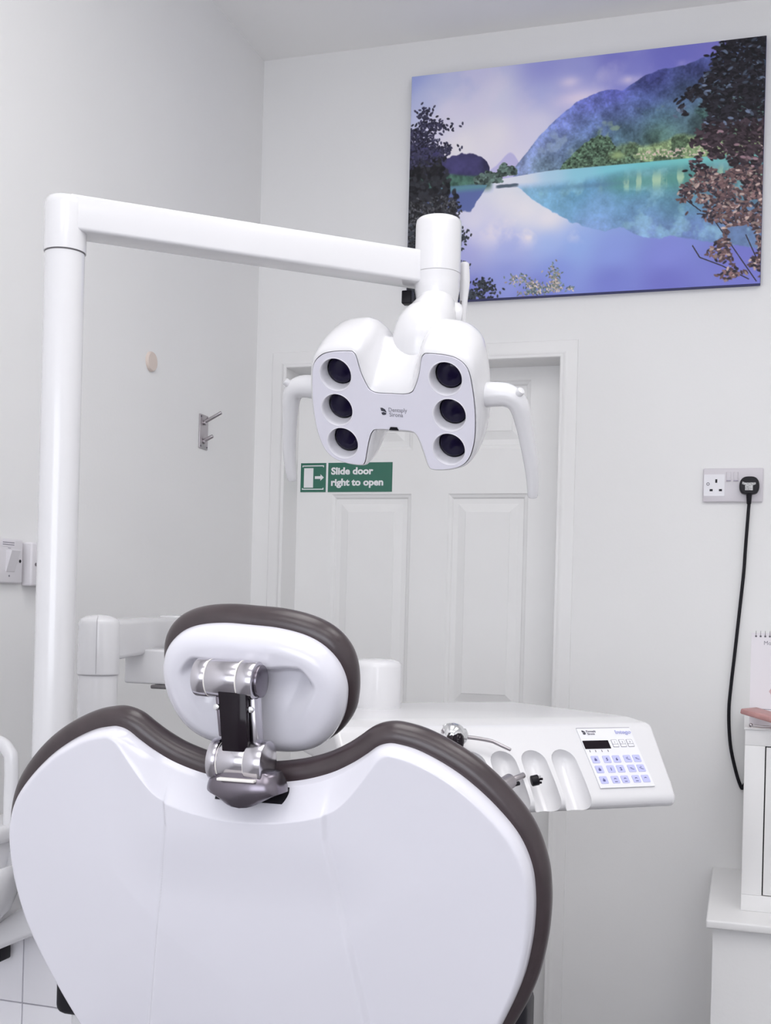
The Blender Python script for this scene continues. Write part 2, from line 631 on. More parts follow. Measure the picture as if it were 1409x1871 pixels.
# hinge: upper barrel, link, lower barrel, saddle
UX, UY, UZ = -.5205, 1.117, 1.2195
hinge = rod('upper_hinge_barrel', (UX - .0185, UY, UZ + .0006), (UX + .0165, UY, UZ - .0002), .0205, 'metal', chair, bev=.0008)
rod('hinge_cap', (UX - .0345, UY, UZ + .001), (UX - .0195, UY, UZ + .0006), .0207, 'metal', chair, bev=.0015)
rod('hinge_cap', (UX + .0175, UY, UZ - .0002), (UX + .0350, UY, UZ - .001), .0210, 'metal', chair, bev=.0015)
rod('seam_ring', (UX - .0197, UY, UZ + .0006), (UX - .0183, UY, UZ + .0006), .0203, 'groove', chair)
rod('seam_ring', (UX + .0163, UY, UZ - .0002), (UX + .0177, UY, UZ - .0002), .0206, 'groove', chair)
rod('hinge_mount', (UX + .001, UY, UZ), (UX + .001, UY + .042, UZ - .002), .017, 'metal_dark', chair)
rod('hinge_side_bushing', (UX + .0350, UY + .003, UZ - .001), (UX + .0385, UY + .003, UZ - .001), .0175, 'metal_dark', chair, bev=.001)
LX, LY, LZ2 = -.5045, 1.118, 1.1335
rod('lower_hinge_barrel', (LX - .0185, LY, LZ2), (LX + .0115, LY, LZ2), .0208, 'metal', chair, bev=.0008)
rod('hinge_cap', (LX - .0300, LY, LZ2 + .0005), (LX - .0195, LY, LZ2), .0232, 'metal', chair, bev=.0015)
rod('hinge_cap', (LX + .0125, LY, LZ2), (LX + .0325, LY, LZ2 - .0005), .0238, 'metal', chair, bev=.0015)
rod('seam_ring', (LX - .0197, LY, LZ2), (LX - .0183, LY, LZ2), .0207, 'groove', chair)
rod('seam_ring', (LX + .0113, LY, LZ2), (LX + .0127, LY, LZ2), .0212, 'groove', chair)


def slab(name, a, b, w0, w1, t, m, yo=0.0, xo=0.0, bevel=.0015):
    """flat bar from a to b, widths w0,w1 along x, thickness t in y"""
    a, b = Vector(a), Vector(b)
    z = (b - a).normalized()
    x = Vector((1, 0, 0))
    y = z.cross(x).normalized()
    x = y.cross(z).normalized()
    L = (b - a).length
    bm = bmesh.new()
    vs = []
    for h, w in ((0, w0), (L, w1)):
        for sx, sy in ((-1, -1), (1, -1), (1, 1), (-1, 1)):
            vs.append(bm.verts.new(a + z * h + x * (xo + sx * w / 2) + y * (yo + sy * t / 2)))
    for f in ((3, 2, 1, 0), (4, 5, 6, 7), (0, 1, 5, 4), (1, 2, 6, 5), (2, 3, 7, 6), (3, 0, 4, 7)):
        bm.faces.new([vs[i] for i in f])
    bmesh.ops.bevel(bm, geom=bm.edges[:], offset=bevel, segments=2, profile=.5, affect='EDGES')
    return bobj(name, bm, m, chair, None, 40)


la, lb = (-.5030, LY - .004, LZ2 + .010), (-.5090, UY - .003, UZ - .008)
slab('link_plate', la, lb, .0295, .0320, .020, 'black_gloss', yo=-.003)
slab('link_rail', (-.5235, LY + .001, LZ2 + .026), (-.5280, UY + .001, UZ - .018), .0050, .0055, .020, 'metal_dark')
slab('link_rail', (-.4850, LY + .001, LZ2 + .018), (-.4890, UY + .001, UZ - .018), .0060, .0065, .020, 'metal')
rod('rail_pin', (-.5275, UY - .013, UZ - .029), (-.5275, UY - .008, UZ - .029), .0035, 'chrome', chair, bev=.001, n=16)
rod('rail_pin', (-.4885, UY - .013, UZ - .030), (-.4885, UY - .008, UZ - .030), .0035, 'chrome', chair, bev=.001, n=16)
# saddle: boat-shaped mount
rings = []
SX, SY, SZ = -.4965, 1.121, 1.1240
for k in range(9):
    t = k / 8
    w = .036 + .0075 * math.sin(t * math.pi * .62) if k < 7 else .0405 - .013 * (k - 6) / 2
    z = SZ - .037 * t
    dp = .021 + .006 * math.sin(t * math.pi)
    ring = []
    for j in range(32):
        a = 2 * math.pi * j / 32
        ca, sa = math.cos(a), math.sin(a)
        e = .72
        xx = w * math.copysign(abs(ca) ** e, ca)
        yy = dp * math.copysign(abs(sa) ** e, sa)
        ring.append((SX + xx, SY + yy, z + .010 * (xx / w) ** 2 * t))
    rings.append(ring)
loft('hinge_saddle', rings, 'metal_dark', chair, None, 60)
box('saddle_slot', (SX - .022, SY - .0305, SZ - .0085), (SX + .020, SY - .018, SZ - .0055), 'groove', chair, bevel=.0008)
hr = [(-.0370, -.0075, .0110), (.0470, -.0075, .0110), (.0485, -.0178, -.0045), (-.0365, -.0178, -.0045)]  # black plate stands in for the shade of an uncut hinge recess
mobj('recess_shade_plate', hr + [(x, y + .012, z) for x, y, z in hr], [(0, 1, 2, 3), (7, 6, 5, 4), (0, 4, 5, 1), (1, 5, 6, 2), (2, 6, 7, 3), (3, 7, 4, 0)], 'black', chair, CM)
# dark handle slot low on the shell
hs = poly('handle_slot', rrect(-.0540, .0540, -.035, 0, .009), .008, 'black_soft', chair,
          CM @ Matrix.Translation((-.078, -.0335, -.296)) @ Matrix.Rotation(R_(-3.5), 4, 'Y') @ Matrix.Rotation(R_(90), 4, 'X'))
# armrests, seat, leg rest, base
for sgn, x0, x1 in ((-1, -.872, -.800), (1, -.312, -.233)):
    box('armrest', (x0, 1.345, .742), (x1, 1.415, .842), 'black_soft', chair, bevel=.014, seg=4)
    xm = (x0 + x1) / 2
    box('armrest_post', (xm - .018, 1.36, .50), (xm + .018, 1.41, .745), 'plastic', chair, bevel=.006)
box('seat_cushion', (-.77, 1.28, .52), (-.25, 1.80, .60), 'vinyl', chair, bevel=.03, seg=4)
box('seat_shell', (-.79, 1.28, .46), (-.22, 1.82, .525), 'shell', chair, bevel=.02)
slab('leg_rest', (-.51, 1.78, .52), (-.51, 2.20, .38), .44, .34, .07, 'vinyl', bevel=.02)
box('lift_column', (-.60, 1.45, .06), (-.42, 1.75, .47), 'plastic', chair, bevel=.02)
box('base_plate', (-.72, 1.15, 0), (-.30, 1.95, .065), 'plastic', chair, bevel=.02)

# ------------------------------------------------------------------ operating lamp
PXY = (-.9580, 1.4610)
lamp = thing('dental_lamp', 'white operating lamp with six dark lenses on a tall pole and arm', 'lamp', (*PXY, .88))
lathe('pole', [(0, .88), (.0285, .88), (.0285, 1.803), (.0, 1.803)], 'plastic', lamp, Matrix.Translation((*PXY, 0)), n=64)
lathe('pole_foot', [(0, .878), (.036, .878), (.036, .925), (.030, .932), (0, .932)], 'plastic', lamp, Matrix.Translation((*PXY, 0)), n=48)
lathe('pole_seam', [(.0, 1.8025), (.0287, 1.8025), (.0287, 1.8045), (0, 1.8045)], 'seam', lamp, Matrix.Translation((*PXY, 0)), n=64)
lathe('elbow', [(0, 1.8045), (.0302, 1.8045), (.0302, 1.871), (.0294, 1.877), (.0265, 1.882), (.020, 1.8848), (0, 1.8856)], 'plastic', lamp, Matrix.Translation((*PXY, 0)), n=64)
JX, JY = -.4960, 1.8360
# arm: rounded beam from pole to joint
ax = Vector((JX - PXY[0], JY - PXY[1], 0))
AL = ax.length
ax.normalize()
ay = Vector((-ax.y, ax.x, 0))
rings = []
for s, hw, zt, zb in ((.004, .027, 1.8845, 1.8325), (.05, .027, 1.8845, 1.8325), (AL * .5, .026, 1.885, 1.8325), (AL - .01, .025, 1.8855, 1.8325)):
    sec = rrect(-hw, hw, zb, zt, .005, 4)
    sh = .015 * s / AL
    rings.append([(PXY[0] + ax.x * s + ay.x * (u + sh), PXY[1] + ax.y * s + ay.y * (u + sh), v) for u, v in sec])
loft('arm', rings, 'plastic', lamp, None, 40)
J = Matrix.Translation((JX, JY, 0))
lathe('arm_end_joint', [(0, 1.851), (.0378, 1.851), (.0378, 1.932), (.0368, 1.9375), (.034, 1.9405), (.028, 1.942), (0, 1.9425)], 'plastic', lamp, J, n=64)
lathe('joint_seam', [(0, 1.8498), (.0370, 1.8498), (.0370, 1.8512), (0, 1.8512)], 'groove_grey', lamp, J, n=64)
lathe('swivel_neck', [(0, 1.850), (.0378, 1.850), (.0375, 1.842), (.0368, 1.836), (.0372, 1.832), (.0365, 1.822), (.0342, 1.808), (.0330, 1.790), (.032, 1.765), (0, 1.76)], 'plastic', lamp, J, n=64)
# finger switch and cable clip by the neck
tube('cable_cover', [(-.4635, 1.886, 1.880), (-.462, 1.886, 1.850), (-.4625, 1.884, 1.815), (-.4625, 1.88, 1.775)], [.0085, .0088, .0065, .006], 'plastic', lamp, n=16)
tube('cable', [(-.464, 1.872, 1.815), (-.4645, 1.870, 1.79), (-.4655, 1.868, 1.765)], .0012, 'seam', lamp, n=8)
box('arm_stop_knob', (-.557, 1.834, 1.806), (-.540, 1.852, 1.828), 'black', lamp, bevel=.002)

HP = Vector((-.5372, 1.7389, 1.6093))
LM = Matrix.Translation(HP) @ Matrix.Rotation(R_(-4), 4, 'Z') @ Matrix.Rotation(R_(30), 4, 'X') @ Matrix.Rotation(R_(5), 4, 'Y')
FH = [(0, .0305), (.020, .0305), (.031, .0330), (.038, .0400), (.047, .0620), (.0525, .0870), (.0565, .0945), (.064, .0970), (.094, .0950), (.1135, .0885),
      (.127, .0735), (.1325, .047), (.1355, .008), (.1340, -.030), (.129, -.056), (.121, -.074), (.107, -.0865), (.085, -.0930), (.062, -.0945), (.0545, -.0895),
      (.049, -.070), (.0430, -.049), (.0365, -.0355), (.0275, -.0310), (0, -.0305)]
BH = [(0, .088), (.022, .088), (.034, .089), (.040, .093), (.0455, .104), (.051, .1135), (.058, .1180), (.068, .1195), (.094, .1165), (.112, .108),
      (.1245, .092), (.131, .060), (.133, .010), (.130, -.030), (.124, -.052), (.115, -.066), (.102, -.076), (.082, -.081), (.062, -.081), (.055, -.077),
      (.049, -.065), (.043, -.048), (.037, -.040), (.028, -.036), (0, -.036)]


def full(h):
    return h + [(-x, z) for x, z in h[-2:0:-1]]


FO = np.array(catmull(full(FH), 6, True))
BO = np.array(catmull(full(BH), 6, True))
FN = outline_normals(FO)
rings = []
for y in (0.0, .0015, .004, .008, .016, .026, .036, .046, .056, .066, .076, .085):
    t = y / .085
    o = FO * (1 - t ** .9) + BO * t ** .9
    e = .0045 * min(1, (y / .008)) ** .5 + .004 * math.sin(math.pi * min(1, t))
    o = o + FN * e
    rings.append([(p[0], y, p[1]) for p in o])
cc = np.array((0, .022))
for y, k in ((.096, .975), (.105, .92), (.113, .82), (.118, .66), (.121, .4), (.122, .15)):
    o = cc + (BO + FN * .0045 - cc) * k
    rings.append([(p[0], y, p[1]) for p in o])
loft('lamp_housing', rings, 'plastic', lamp, LM, 60, cap0=False)
# face plate with six round openings
LENS = [(sx * x, z) for sx in (-1, 1) for x, z in ((.0905, .058), (.0940, -.0005), (.0900, -.0575))]
LR = .0262
bm = bmesh.new()
po = FO - FN * .0012
y0 = -.0025


def ring_edges(bm, pts, y):
    vs = [bm.verts.new((p[0], y, p[1])) for p in pts]
    return [bm.edges.new((vs[i], vs[(i + 1) % len(vs)])) for i in range(len(vs))]


ed = ring_edges(bm, po, y0)
for lx, lz in LENS:
    ed += ring_edges(bm, [(lx + LR * math.cos(2 * math.pi * k / 40), lz + LR * math.sin(2 * math.pi * k / 40)) for k in range(40)], y0)
bmesh.ops.triangle_fill(bm, use_beauty=True, use_dissolve=False, edges=ed)
bmesh.ops.recalc_face_normals(bm, faces=bm.faces)
ex = bmesh.ops.extrude_face_region(bm, geom=bm.faces[:])
bmesh.ops.translate(bm, verts=[v for v in ex['geom'] if isinstance(v, bmesh.types.BMVert)], vec=(0, .006, 0))
plate = bobj('face_plate', bm, 'plate', lamp, LM)
for lx, lz in LENS:
    Lm = LM @ Matrix.Translation((lx, 0, lz)) @ Matrix.Rotation(R_(90), 4, 'X')
    # local +z here points out of the face
    cup = lathe('lens_cup', [(.0225, -.028), (.0235, -.020), (.0252, -.004), (LR, .0022), (LR + .0008, .0030), (LR + .0018, .0024), (LR + .001, -.002), (.0265, -.030), (.0225, -.030), (.0225, -.028)], 'cup', lamp, Lm, n=48, smooth=50)
    lathe('lens', [(0, -.0145), (.008, -.0150), (.016, -.0170), (.0205, -.0195), (.0222, -.0225), (.0225, -.0285), (0, -.029)], 'lens', cup, Lm, n=48, smooth=60)
# logo, sensor window
FM = LM @ Matrix.Translation((0, y0 - .0001, 0)) @ Matrix.Rotation(R_(90), 4, 'X')
text('logo_text', 'Dentsply', .0098, 'ink_grey', plate, FM @ Matrix.Translation((-.0065, .0005, 0)), width=.0305)
text('logo_text', 'Sirona', .0098, 'ink_grey', plate, FM @ Matrix.Translation((-.0055, -.0075, 0)), width=.0225)


def logo_mark(parent, mtx, s):
    poly('logo_mark', [(p[0] * s, p[1] * s) for p in ((0, 1), (.35, 1.0), (.8, .75), (1.0, .35), (1.0, .2), (.6, .38), (.1, .45))], .0003, 'ink', parent, mtx)
    poly('logo_mark', [(p[0] * s, p[1] * s) for p in ((.1, .15), (.5, .28), (1.0, .1), (.9, -.15), (.55, -.25), (.25, -.2))], .0003, 'ink', parent, mtx)


logo_mark(plate, FM @ Matrix.Translation((-.0195, -.003, 0)), .0095)
poly('sensor_window', [(-.0075, -.0300), (.0085, -.0300), (.0060, -.0250), (-.0050, -.0250)], .0015, 'black', plate, FM)
# handles
for sx in (-1, 1):
    pth = [(sx * .112, .045, .014), (sx * .150, .045, .0185), (sx * .176, .045, .0175), (sx * .192, .045, .004), (sx * .2005, .045, -.030), (sx * .208, .045, -.075), (sx * .2125, .045, -.115), (sx * .2125, .045, -.150)]
    hd = tube('handle', pth, [.0205, .0195, .0180, .0160, .0132, .0118, .0104, .0082], 'plastic', lamp, n=28, mtx=LM, up=(0, 1, 0))
    rod('handle_screw', LM @ Vector((sx * .192, .040, .022)), LM @ Vector((sx * .1995, .038, .030)), .0065, 'plastic', hd, bev=.002, n=20)
# elbow between swivel neck and back of the head
hb = LM @ Vector((.020, .095, .055))
tube('tilt_yoke', [(JX, JY - .002, 1.806), (JX + .0005, JY - .014, 1.788), (JX - .003, JY - .030, 1.766), (JX - .010, JY - .046, 1.742), tuple(hb)], [.0300, .0360, .0420, .0470, .0480], 'plastic', lamp, n=36, up=(1, 0, 0))
rod('tilt_axle_cover', (JX + .010, JY - .006, 1.782), (JX + .034, JY + .010, 1.778), .026, 'plastic', lamp, bev=.006, n=40)

# ------------------------------------------------------------------ instrument tray (column, arms, tray)
TA = R_(39)
TO = Vector((-.2378, 1.7096, 1.127))
e1 = Vector((math.cos(TA), math.sin(TA), 0))
e2 = Vector((math.sin(TA), -math.cos(TA), 0))
TM = frame_mtx(TO, e1, e2, Vector((0, 0, 1)))     # local: s, t(front), z  (left handed pair handled by recalculated normals)
COLX, COLY = -.9880, 1.6300
tray = thing('instrument_tray_unit', 'white dental instrument tray on swing arm with keypad and holders', 'instrument tray', (COLX, COLY, .72))
lathe('column', [(0, .72), (.0312, .72), (.0312, 1.1795), (0, 1.1795)], 'plastic', tray, Matrix.Translation((COLX, COLY, 0)), n=56)
lathe('column_seam', [(0, 1.179), (.0320, 1.179), (.0320, 1.1812), (0, 1.1812)], 'groove_grey', tray, Matrix.Translation((COLX, COLY, 0)), n=56)
cap = lathe('column_cap', [(0, 1.1812), (.0330, 1.1812), (.0335, 1.1835), (.0325, 1.2600), (.0318, 1.2655), (.0295, 1.2690), (.022, 1.2730), (.012, 1.2755), (0, 1.2762)], 'plastic', tray, Matrix.Translation((COLX, COLY, 0)), n=56)
sa = math.atan2(-COLY, -COLX) - .10
tube('cap_seam', [(COLX + .0337 * math.cos(sa), COLY + .0337 * math.sin(sa), z) for z in (1.183, 1.22)] + [(COLX + .0327 * math.cos(sa), COLY + .0327 * math.sin(sa), 1.262), (COLX + .0298 * math.cos(sa), COLY + .0298 * math.sin(sa), 1.2692), (COLX + .018 * math.cos(sa), COLY + .018 * math.sin(sa), 1.2748)], .0005, 'groove_grey', cap, n=6)
# first arm, from the column back towards the door
KX, KY = -.5650, 1.7800
A1 = Vector((-1.150, 2.200, 0))


def beam(name, a, b, hw, z0a, z1a, z0b, z1b, m, par, r=.008):
    a, b = Vector((a[0], a[1], 0)), Vector((b[0], b[1], 0))
    d = (b - a)
    L = d.length
    d.normalize()
    n_ = Vector((-d.y, d.x, 0))
    rings = []
    for t in (0, .5, 1):
        p = a + d * L * t
        z0 = z0a + (z0b - z0a) * t
        z1 = z1a + (z1b - z1a) * t
        rings.append([(p.x + n_.x * u, p.y + n_.y * u, v) for u, v in rrect(-hw, hw, z0, z1, r, 4)])
    return loft(name, rings, m, par, None, 40)


beam('swing_arm', (COLX, COLY), A1, .030, 1.203, 1.268, 1.205, 1.268, 'plastic', tray)
lathe('arm_joint', [(0, 1.150), (.036, 1.150), (.038, 1.154), (.038, 1.262), (.034, 1.270), (0, 1.273)], 'plastic', tray, Matrix.Translation((A1.x, A1.y, 0)))
box('arm_brake_box', (-1.052, 1.823, 1.153), (-.965, 1.90, 1.214), 'plastic', tray, bevel=.004)
box('brake_lever', (-.995, 1.815, 1.146), (-.955, 1.845, 1.1525), 'seam', tray, bevel=.002)
beam('swing_arm', A1, (KX - .02, KY + .01), .028, 1.175, 1.215, 1.160, 1.200, 'plastic', tray)
kn = lathe('tray_knuckle', [(0, 1.130), (.0395, 1.130), (.0395, 1.203), (.0385, 1.2085), (.035, 1.2125), (.026, 1.2155), (0, 1.2165)], 'plastic', tray, Matrix.Translation((KX, KY, 0)), n=56)
tube('release_lever', [(-.600, 1.760, 1.160), (-.614, 1.748, 1.159), (-.630, 1.735, 1.159)], [.006, .0055, .004], 'steel', tray, n=12)

# tray body: coarse profile, bevelled
prof = [(-.365, -.004), (-.05, -.0), (.004, -.006), (.074, -.083), (.090, -.104), (.084, -.119), (.02, -.112), (-.06, -.060), (-.365, -.045)]
Z0 = .013        # tray top lies 13 mm above the keypad's upper edge
bm = bmesh.new()
SL, SR = -.375, .138


def endx(t):
    return SR - .040 * np.clip((.0 - t) / .365, 0, 1) - .014 * np.clip(t / .09, 0, 1)


va = [bm.verts.new((SL, t, z + Z0)) for t, z in prof]
vb = [bm.verts.new((float(endx(t)), t, z + Z0)) for t, z in prof]
n = len(prof)
bm.faces.new(va[::-1])
bm.faces.new(vb)
for i in range(n):
    bm.faces.new((va[i], va[(i + 1) % n], vb[(i + 1) % n], vb[i]))
bmesh.ops.recalc_face_normals(bm, faces=bm.faces)
bmesh.ops.bevel(bm, geom=bm.edges[:], offset=.0135, segments=6, profile=.5, affect='EDGES', clamp_overlap=True)
bmesh.ops.recalc_face_normals(bm, faces=bm.faces)
tme = bpy.data.meshes.new('tray_body')
bm.to_mesh(tme)
bm.free()
tob = bpy.data.objects.new('tray_tmp', tme)
COL.objects.link(tob)
GS = [-.232, -.184, -.137, -.0885, -.040]
dn = Vector((0, .86, -1.10)).normalized()
nn = Vector((0, 1.08, 1)).normalized()
cuts = []
for gs in GS:
    c0 = Vector((gs, .043, -.043)) + nn * .0080
    v, f = lathe_data([(0, -.0200)] + [(.0200 * math.cos(a), .0200 * math.sin(a)) for a in [R_(x) for x in (-75, -60, -45, -30, -15)]] + [(.0202, 0), (.0208, .03), (.0215, .10), (0, .10)], 40)
    mm = Matrix.Translation(c0) @ rot_to(dn)
    cb = bmesh.new()
    bv = [cb.verts.new(mm @ Vector(p)) for p in v]
    for q in f:
        try:
            cb.faces.new([bv[i] for i in q])
        except ValueError:
            pass
    bmesh.ops.remove_doubles(cb, verts=cb.verts, dist=1e-6)
    bmesh.ops.recalc_face_normals(cb, faces=cb.faces)
    cm = bpy.data.meshes.new('cut')
    cb.to_mesh(cm)
    cb.free()
    co = bpy.data.objects.new('cut', cm)
    COL.objects.link(co)
    cuts.append(co)
    md = tob.modifiers.new('b', 'BOOLEAN')
    md.operation = 'DIFFERENCE'
    md.object = co
    md.solver = 'EXACT'
dg = bpy.context.evaluated_depsgraph_get()
fin = bpy.data.meshes.new_from_object(tob.evaluated_get(dg))
for co in cuts:
    bpy.data.objects.remove(co)
bpy.data.objects.remove(tob)
fin.name = 'tray_body'
# TM mirrors handedness (s,t,z is left handed): bake it and repair normals
fin.transform(TM)
bm = bmesh.new()
bm.from_mesh(fin)
tb = bobj('tray_body', bm, 'plastic', tray, None, 38)


def on_tray(s, t, z):
    return TM @ Vector((s, t, z))


# keypad plane: local x along tray, y up the face, z out of the face
fy = (TM @ Vector((0, 0, 0)) - TM @ Vector((0, .070, -.0765))).normalized()
fz = e1.cross(fy).normalized()
if fz.z < 0:
    fz = -fz
KM = frame_mtx(on_tray(0, 0, 0) + fz * .0004, e1, fy, fz)
KW, KH = .0915, .1035
# settle the keypad on the face: face passes (t=.004,z=.007) .. (t=.074,z=-.070)
fo = on_tray(.0, .004, .007)
fdir = (on_tray(0, .074, -.070) - fo).normalized()
fy = -fdir
fz = e1.cross(fy).normalized()
KO = fo + fdir * .0085 + fz * .0004
KM = frame_mtx(KO - fy * KH, e1, fy, fz)       # origin at lower left corner


def kuv(u, v):
    return u * KW, (1 - v) * KH


keypad = poly('keypad', [(0, 0), (KW, 0), (KW, KH), (0, KH)], .0012, 'pad_face', tray, KM)
KT = KM @ Matrix.Translation((0, 0, .0012))


def kp(name, u0, u1, v0, v1, m, r=.0012, d=.0006):
    x0, y1 = kuv(u0, v0)
    x1, y0_ = kuv(u1, v1)
    return poly(name, rrect(x0, x1, y0_, y1, r, 3), d, m, keypad, KT)


def ktext(s, u, v, size, m, width=None, align='CENTER', weight=0.0):
    x, y = kuv(u, v)
    return text('key_print', s, size, m, keypad, KT @ Matrix.Translation((x, y, .0007)), align=align, width=width, weight=weight)


kp('display', .015, .49, .215, .355, 'black_gloss', r=.0004)
poly('keypad_border', [(0, KH), (KW, KH), (KW, KH + .0007), (0, KH + .0007)], .0014, 'ink_grey', keypad, KM)
logo_mark(keypad, KT @ Matrix.Translation((.0065, KH * .905, .0003)), .0058)
ktext('Dentsply', .15, .070, .0046, 'ink_grey', width=.0165, align='LEFT')
ktext('Sirona', .16, .115, .0046, 'ink_grey', width=.0120, align='LEFT')
ktext('Intego', .685, .105, .0088, 'keypale', width=.0270, align='LEFT', weight=.0002)
for k, (u0, u1) in enumerate(((.545, .655), (.69, .80), (.83, .945))):
    kp('memory_key', u0, u1, .205, .335, 'ink_grey', r=.001, d=.0003)
    kp('memory_key_face', u0 + .008, u1 - .008, .212, .280, 'pad_face', r=.0008, d=.0006)
    kp('memory_key_face', u0 + .008, u1 - .008, .288, .328, 'pad_face', r=.0005, d=.0006)
    ktext(str(k + 1), (u0 + u1) / 2, .265, .0040, 'ink_grey')
for k, u in enumerate((.08, .185, .30, .415)):
    kp('indicator_mark', u - .008, u + .008, .375, .410, 'ink_grey', r=.0003, d=.0003)
US = (.115, .325, .505, .710, .885)
VS = (.535, .70, .875)
GL = [['icon_a', '5', '6', 'bed', 'bed'], ['icon_b', '1', '2', 'bed', 'bed'], ['icon_c', 'arc', 'sq', 'ring', 'bar']]
for r_, v in enumerate(VS):
    for c_, u in enumerate(US):
        kp('key', u - .068, u + .068, v - .060, v + .060, 'key', r=.0015)
        g = GL[r_][c_]
        x, y = kuv(u, v)
        G = KT @ Matrix.Translation((x, y, .0007))
        if g.isdigit():
            ktext(g, u, v + .026, .0068, 'keyink', weight=.00015)
        elif g == 'bed':
            up = 1 if (r_ + c_) % 2 else -1
            poly('key_symbol', [(-.0030, .0012), (-.0024, .0016), (.0002, -.0006), (.0034, -.0018), (.0034, -.0026), (-.0002, -.0015)], .0002, 'keyink', keypad, G)
            poly('key_symbol', [(-.0006, .0012), (.0010, .0012), (.0002, .0012 + up * .0016 + .0008)], .0002, 'keyink', keypad, G)
        elif g in ('icon_a', 'icon_b', 'icon_c'):
            poly('key_symbol', [(-.0018, -.0028), (.0018, -.0028), (.0022, .0004), (0.0006, .0008), (.0006, .0026), (-.0008, .0026), (-.0008, .0006), (-.0022, 0)], .0002, 'keyink', keypad, G)
        else:
            poly('key_symbol', [(-.0022, -.0002), (-.0014, .0022), (.0012, .0022), (.0024, .0004), (.0010, .0010), (-.0008, .0010)], .0002, 'keyink', keypad, G)
            if g != 'bar':
                poly('key_symbol', [(-.0022, -.0032), (.0022, -.0032), (.0022, -.0042), (-.0022, -.0042)], .0002, 'keyink', keypad, G)

# air syringe resting in a holder
sy = thing('air_syringe', 'chrome air and water syringe with bent nozzle in the tray holder', 'syringe', on_tray(-.21, .05, -.03))
hc = on_tray(-.2085, .0335, -.0015)
rod('syringe_body', on_tray(-.206, .068, -.050), on_tray(-.209, .036, -.006), .0085, 'steel', sy, bev=.002, n=28)
tubep = [on_tray(*p) for p in ((-.205, .034, -.003), (-.1955, .035, -.0042), (-.1765, .0373, -.0062), (-.1560, .0411, -.0098), (-.1490, .0436, -.0124), (-.1400, .048, -.0168), (-.1305, .0525, -.0213))]
sd = (tubep[2] - tubep[0]).normalized()
lathe('syringe_head', [(0, -.017), (.009, -.0165), (.0145, -.012), (.0170, -.004), (.0165, .003), (.0135, .0095), (.0105, .012), (.0105, .0155), (.0075, .018), (0, .0185)], 'chrome', sy, Matrix.Translation(hc) @ rot_to(sd), n=36, smooth=60)
lathe('syringe_grip', [(0, -.008), (.011, -.0075), (.0140, -.002), (.0140, .003), (.011, .007), (0, .0075)], 'black_gloss', sy, Matrix.Translation(on_tray(-.2095, .044, -.010)) @ rot_to(sd), n=28, smooth=60)
rod('syringe_button', on_tray(-.2175, .028, .006), on_tray(-.2185, .026, .0125), .0045, 'chrome', sy, bev=.001, n=20)
rod('syringe_button', on_tray(-.2225, .034, .001), on_tray(-.2245, .032, .007), .0040, 'steel', sy, bev=.001, n=20)
tube('nozzle', [tuple(p) for p in tubep], [.0030, .0029, .0027, .0026, .0025, .0024, .0023], 'steel', sy, n=14)
# handpiece connectors in the next holders
hpn = thing('handpiece_coupling', 'grey metal handpiece coupling with open tip, in the holder by the chair', 'handpiece', on_tray(-.15, .08, -.07))
q0, q1, q2 = on_tray(-.180, .090, -.075), on_tray(-.1400, .0745, -.0605), on_tray(-.1165, .0672, -.0550)
rod('coupling_sleeve', q0, q1, .0105, 'steel', hpn, bev=.001, n=32)
rod('coupling_tip', q1, q2, .0042, 'steel', hpn, bev=.0006, n=24)
dd = (q2 - q1).normalized()
rod('coupling_bore', q2 - dd * .001, q2 + dd * .0002, .0032, 'black', hpn, n=20)
rod('coupling_pin', on_tray(-.1435, .0815, -.066), on_tray(-.130, .0790, -.0640), .0030, 'black', hpn, n=16)
rod('coupling_collar', q1 - dd * .001, q1 + dd * .0008, .0085, 'metal_dark', hpn, n=32)
hp2 = thing('hose_connector', 'small black hose connector in the middle instrument holder', 'connector', on_tray(-.10, .07, -.07))
c1 = on_tray(-.1035, .0660, -.0640)
rod('connector_body', c1, c1 + (e1 * .9 + fz * .3) * .011, .0075, 'black', hp2, bev=.001, n=24)
for k in range(4):
    a = k * math.pi / 2 + .4
    o_ = c1 + (e1 * .9 + fz * .3) * .011 + (fy * math.cos(a) + fz * math.sin(a)) * .0042
    rod('connector_pin', o_, o_ + e1 * .004, .0017, 'black_gloss' if k else 'chrome', hp2, n=12)

# ------------------------------------------------------------------ dental unit body with spittoon (left edge)
unit = thing('dental_unit', 'white dental unit cabinet with spittoon bowl and cup filler at left edge', 'dental unit', (-1.05, 1.6, 0))
UYF = 1.585
box('unit_carcass', (-1.28, UYF + .012, 0.04), (-.87, 1.95, .72), 'seam', unit, bevel=.004)
for x0, x1 in ((-1.29, -1.0835), (-1.0815, -.862)):
    for z0, z1 in ((.05, .340), (.342, .6535), (.6555, .775)):
        box('unit_panel', (x0, UYF, z0), (x1, UYF + .016, z1), 'unit_panel', unit, bevel=.0008, seg=2)
box('unit_side', (-.872, UYF + .018, .05), (-.862, 1.95, .72), 'unit_panel', unit, bevel=.002)
box('unit_top', (-1.29, UYF + .018, .700), (-.862, 1.96, .720), 'unit_panel', unit, bevel=.006)
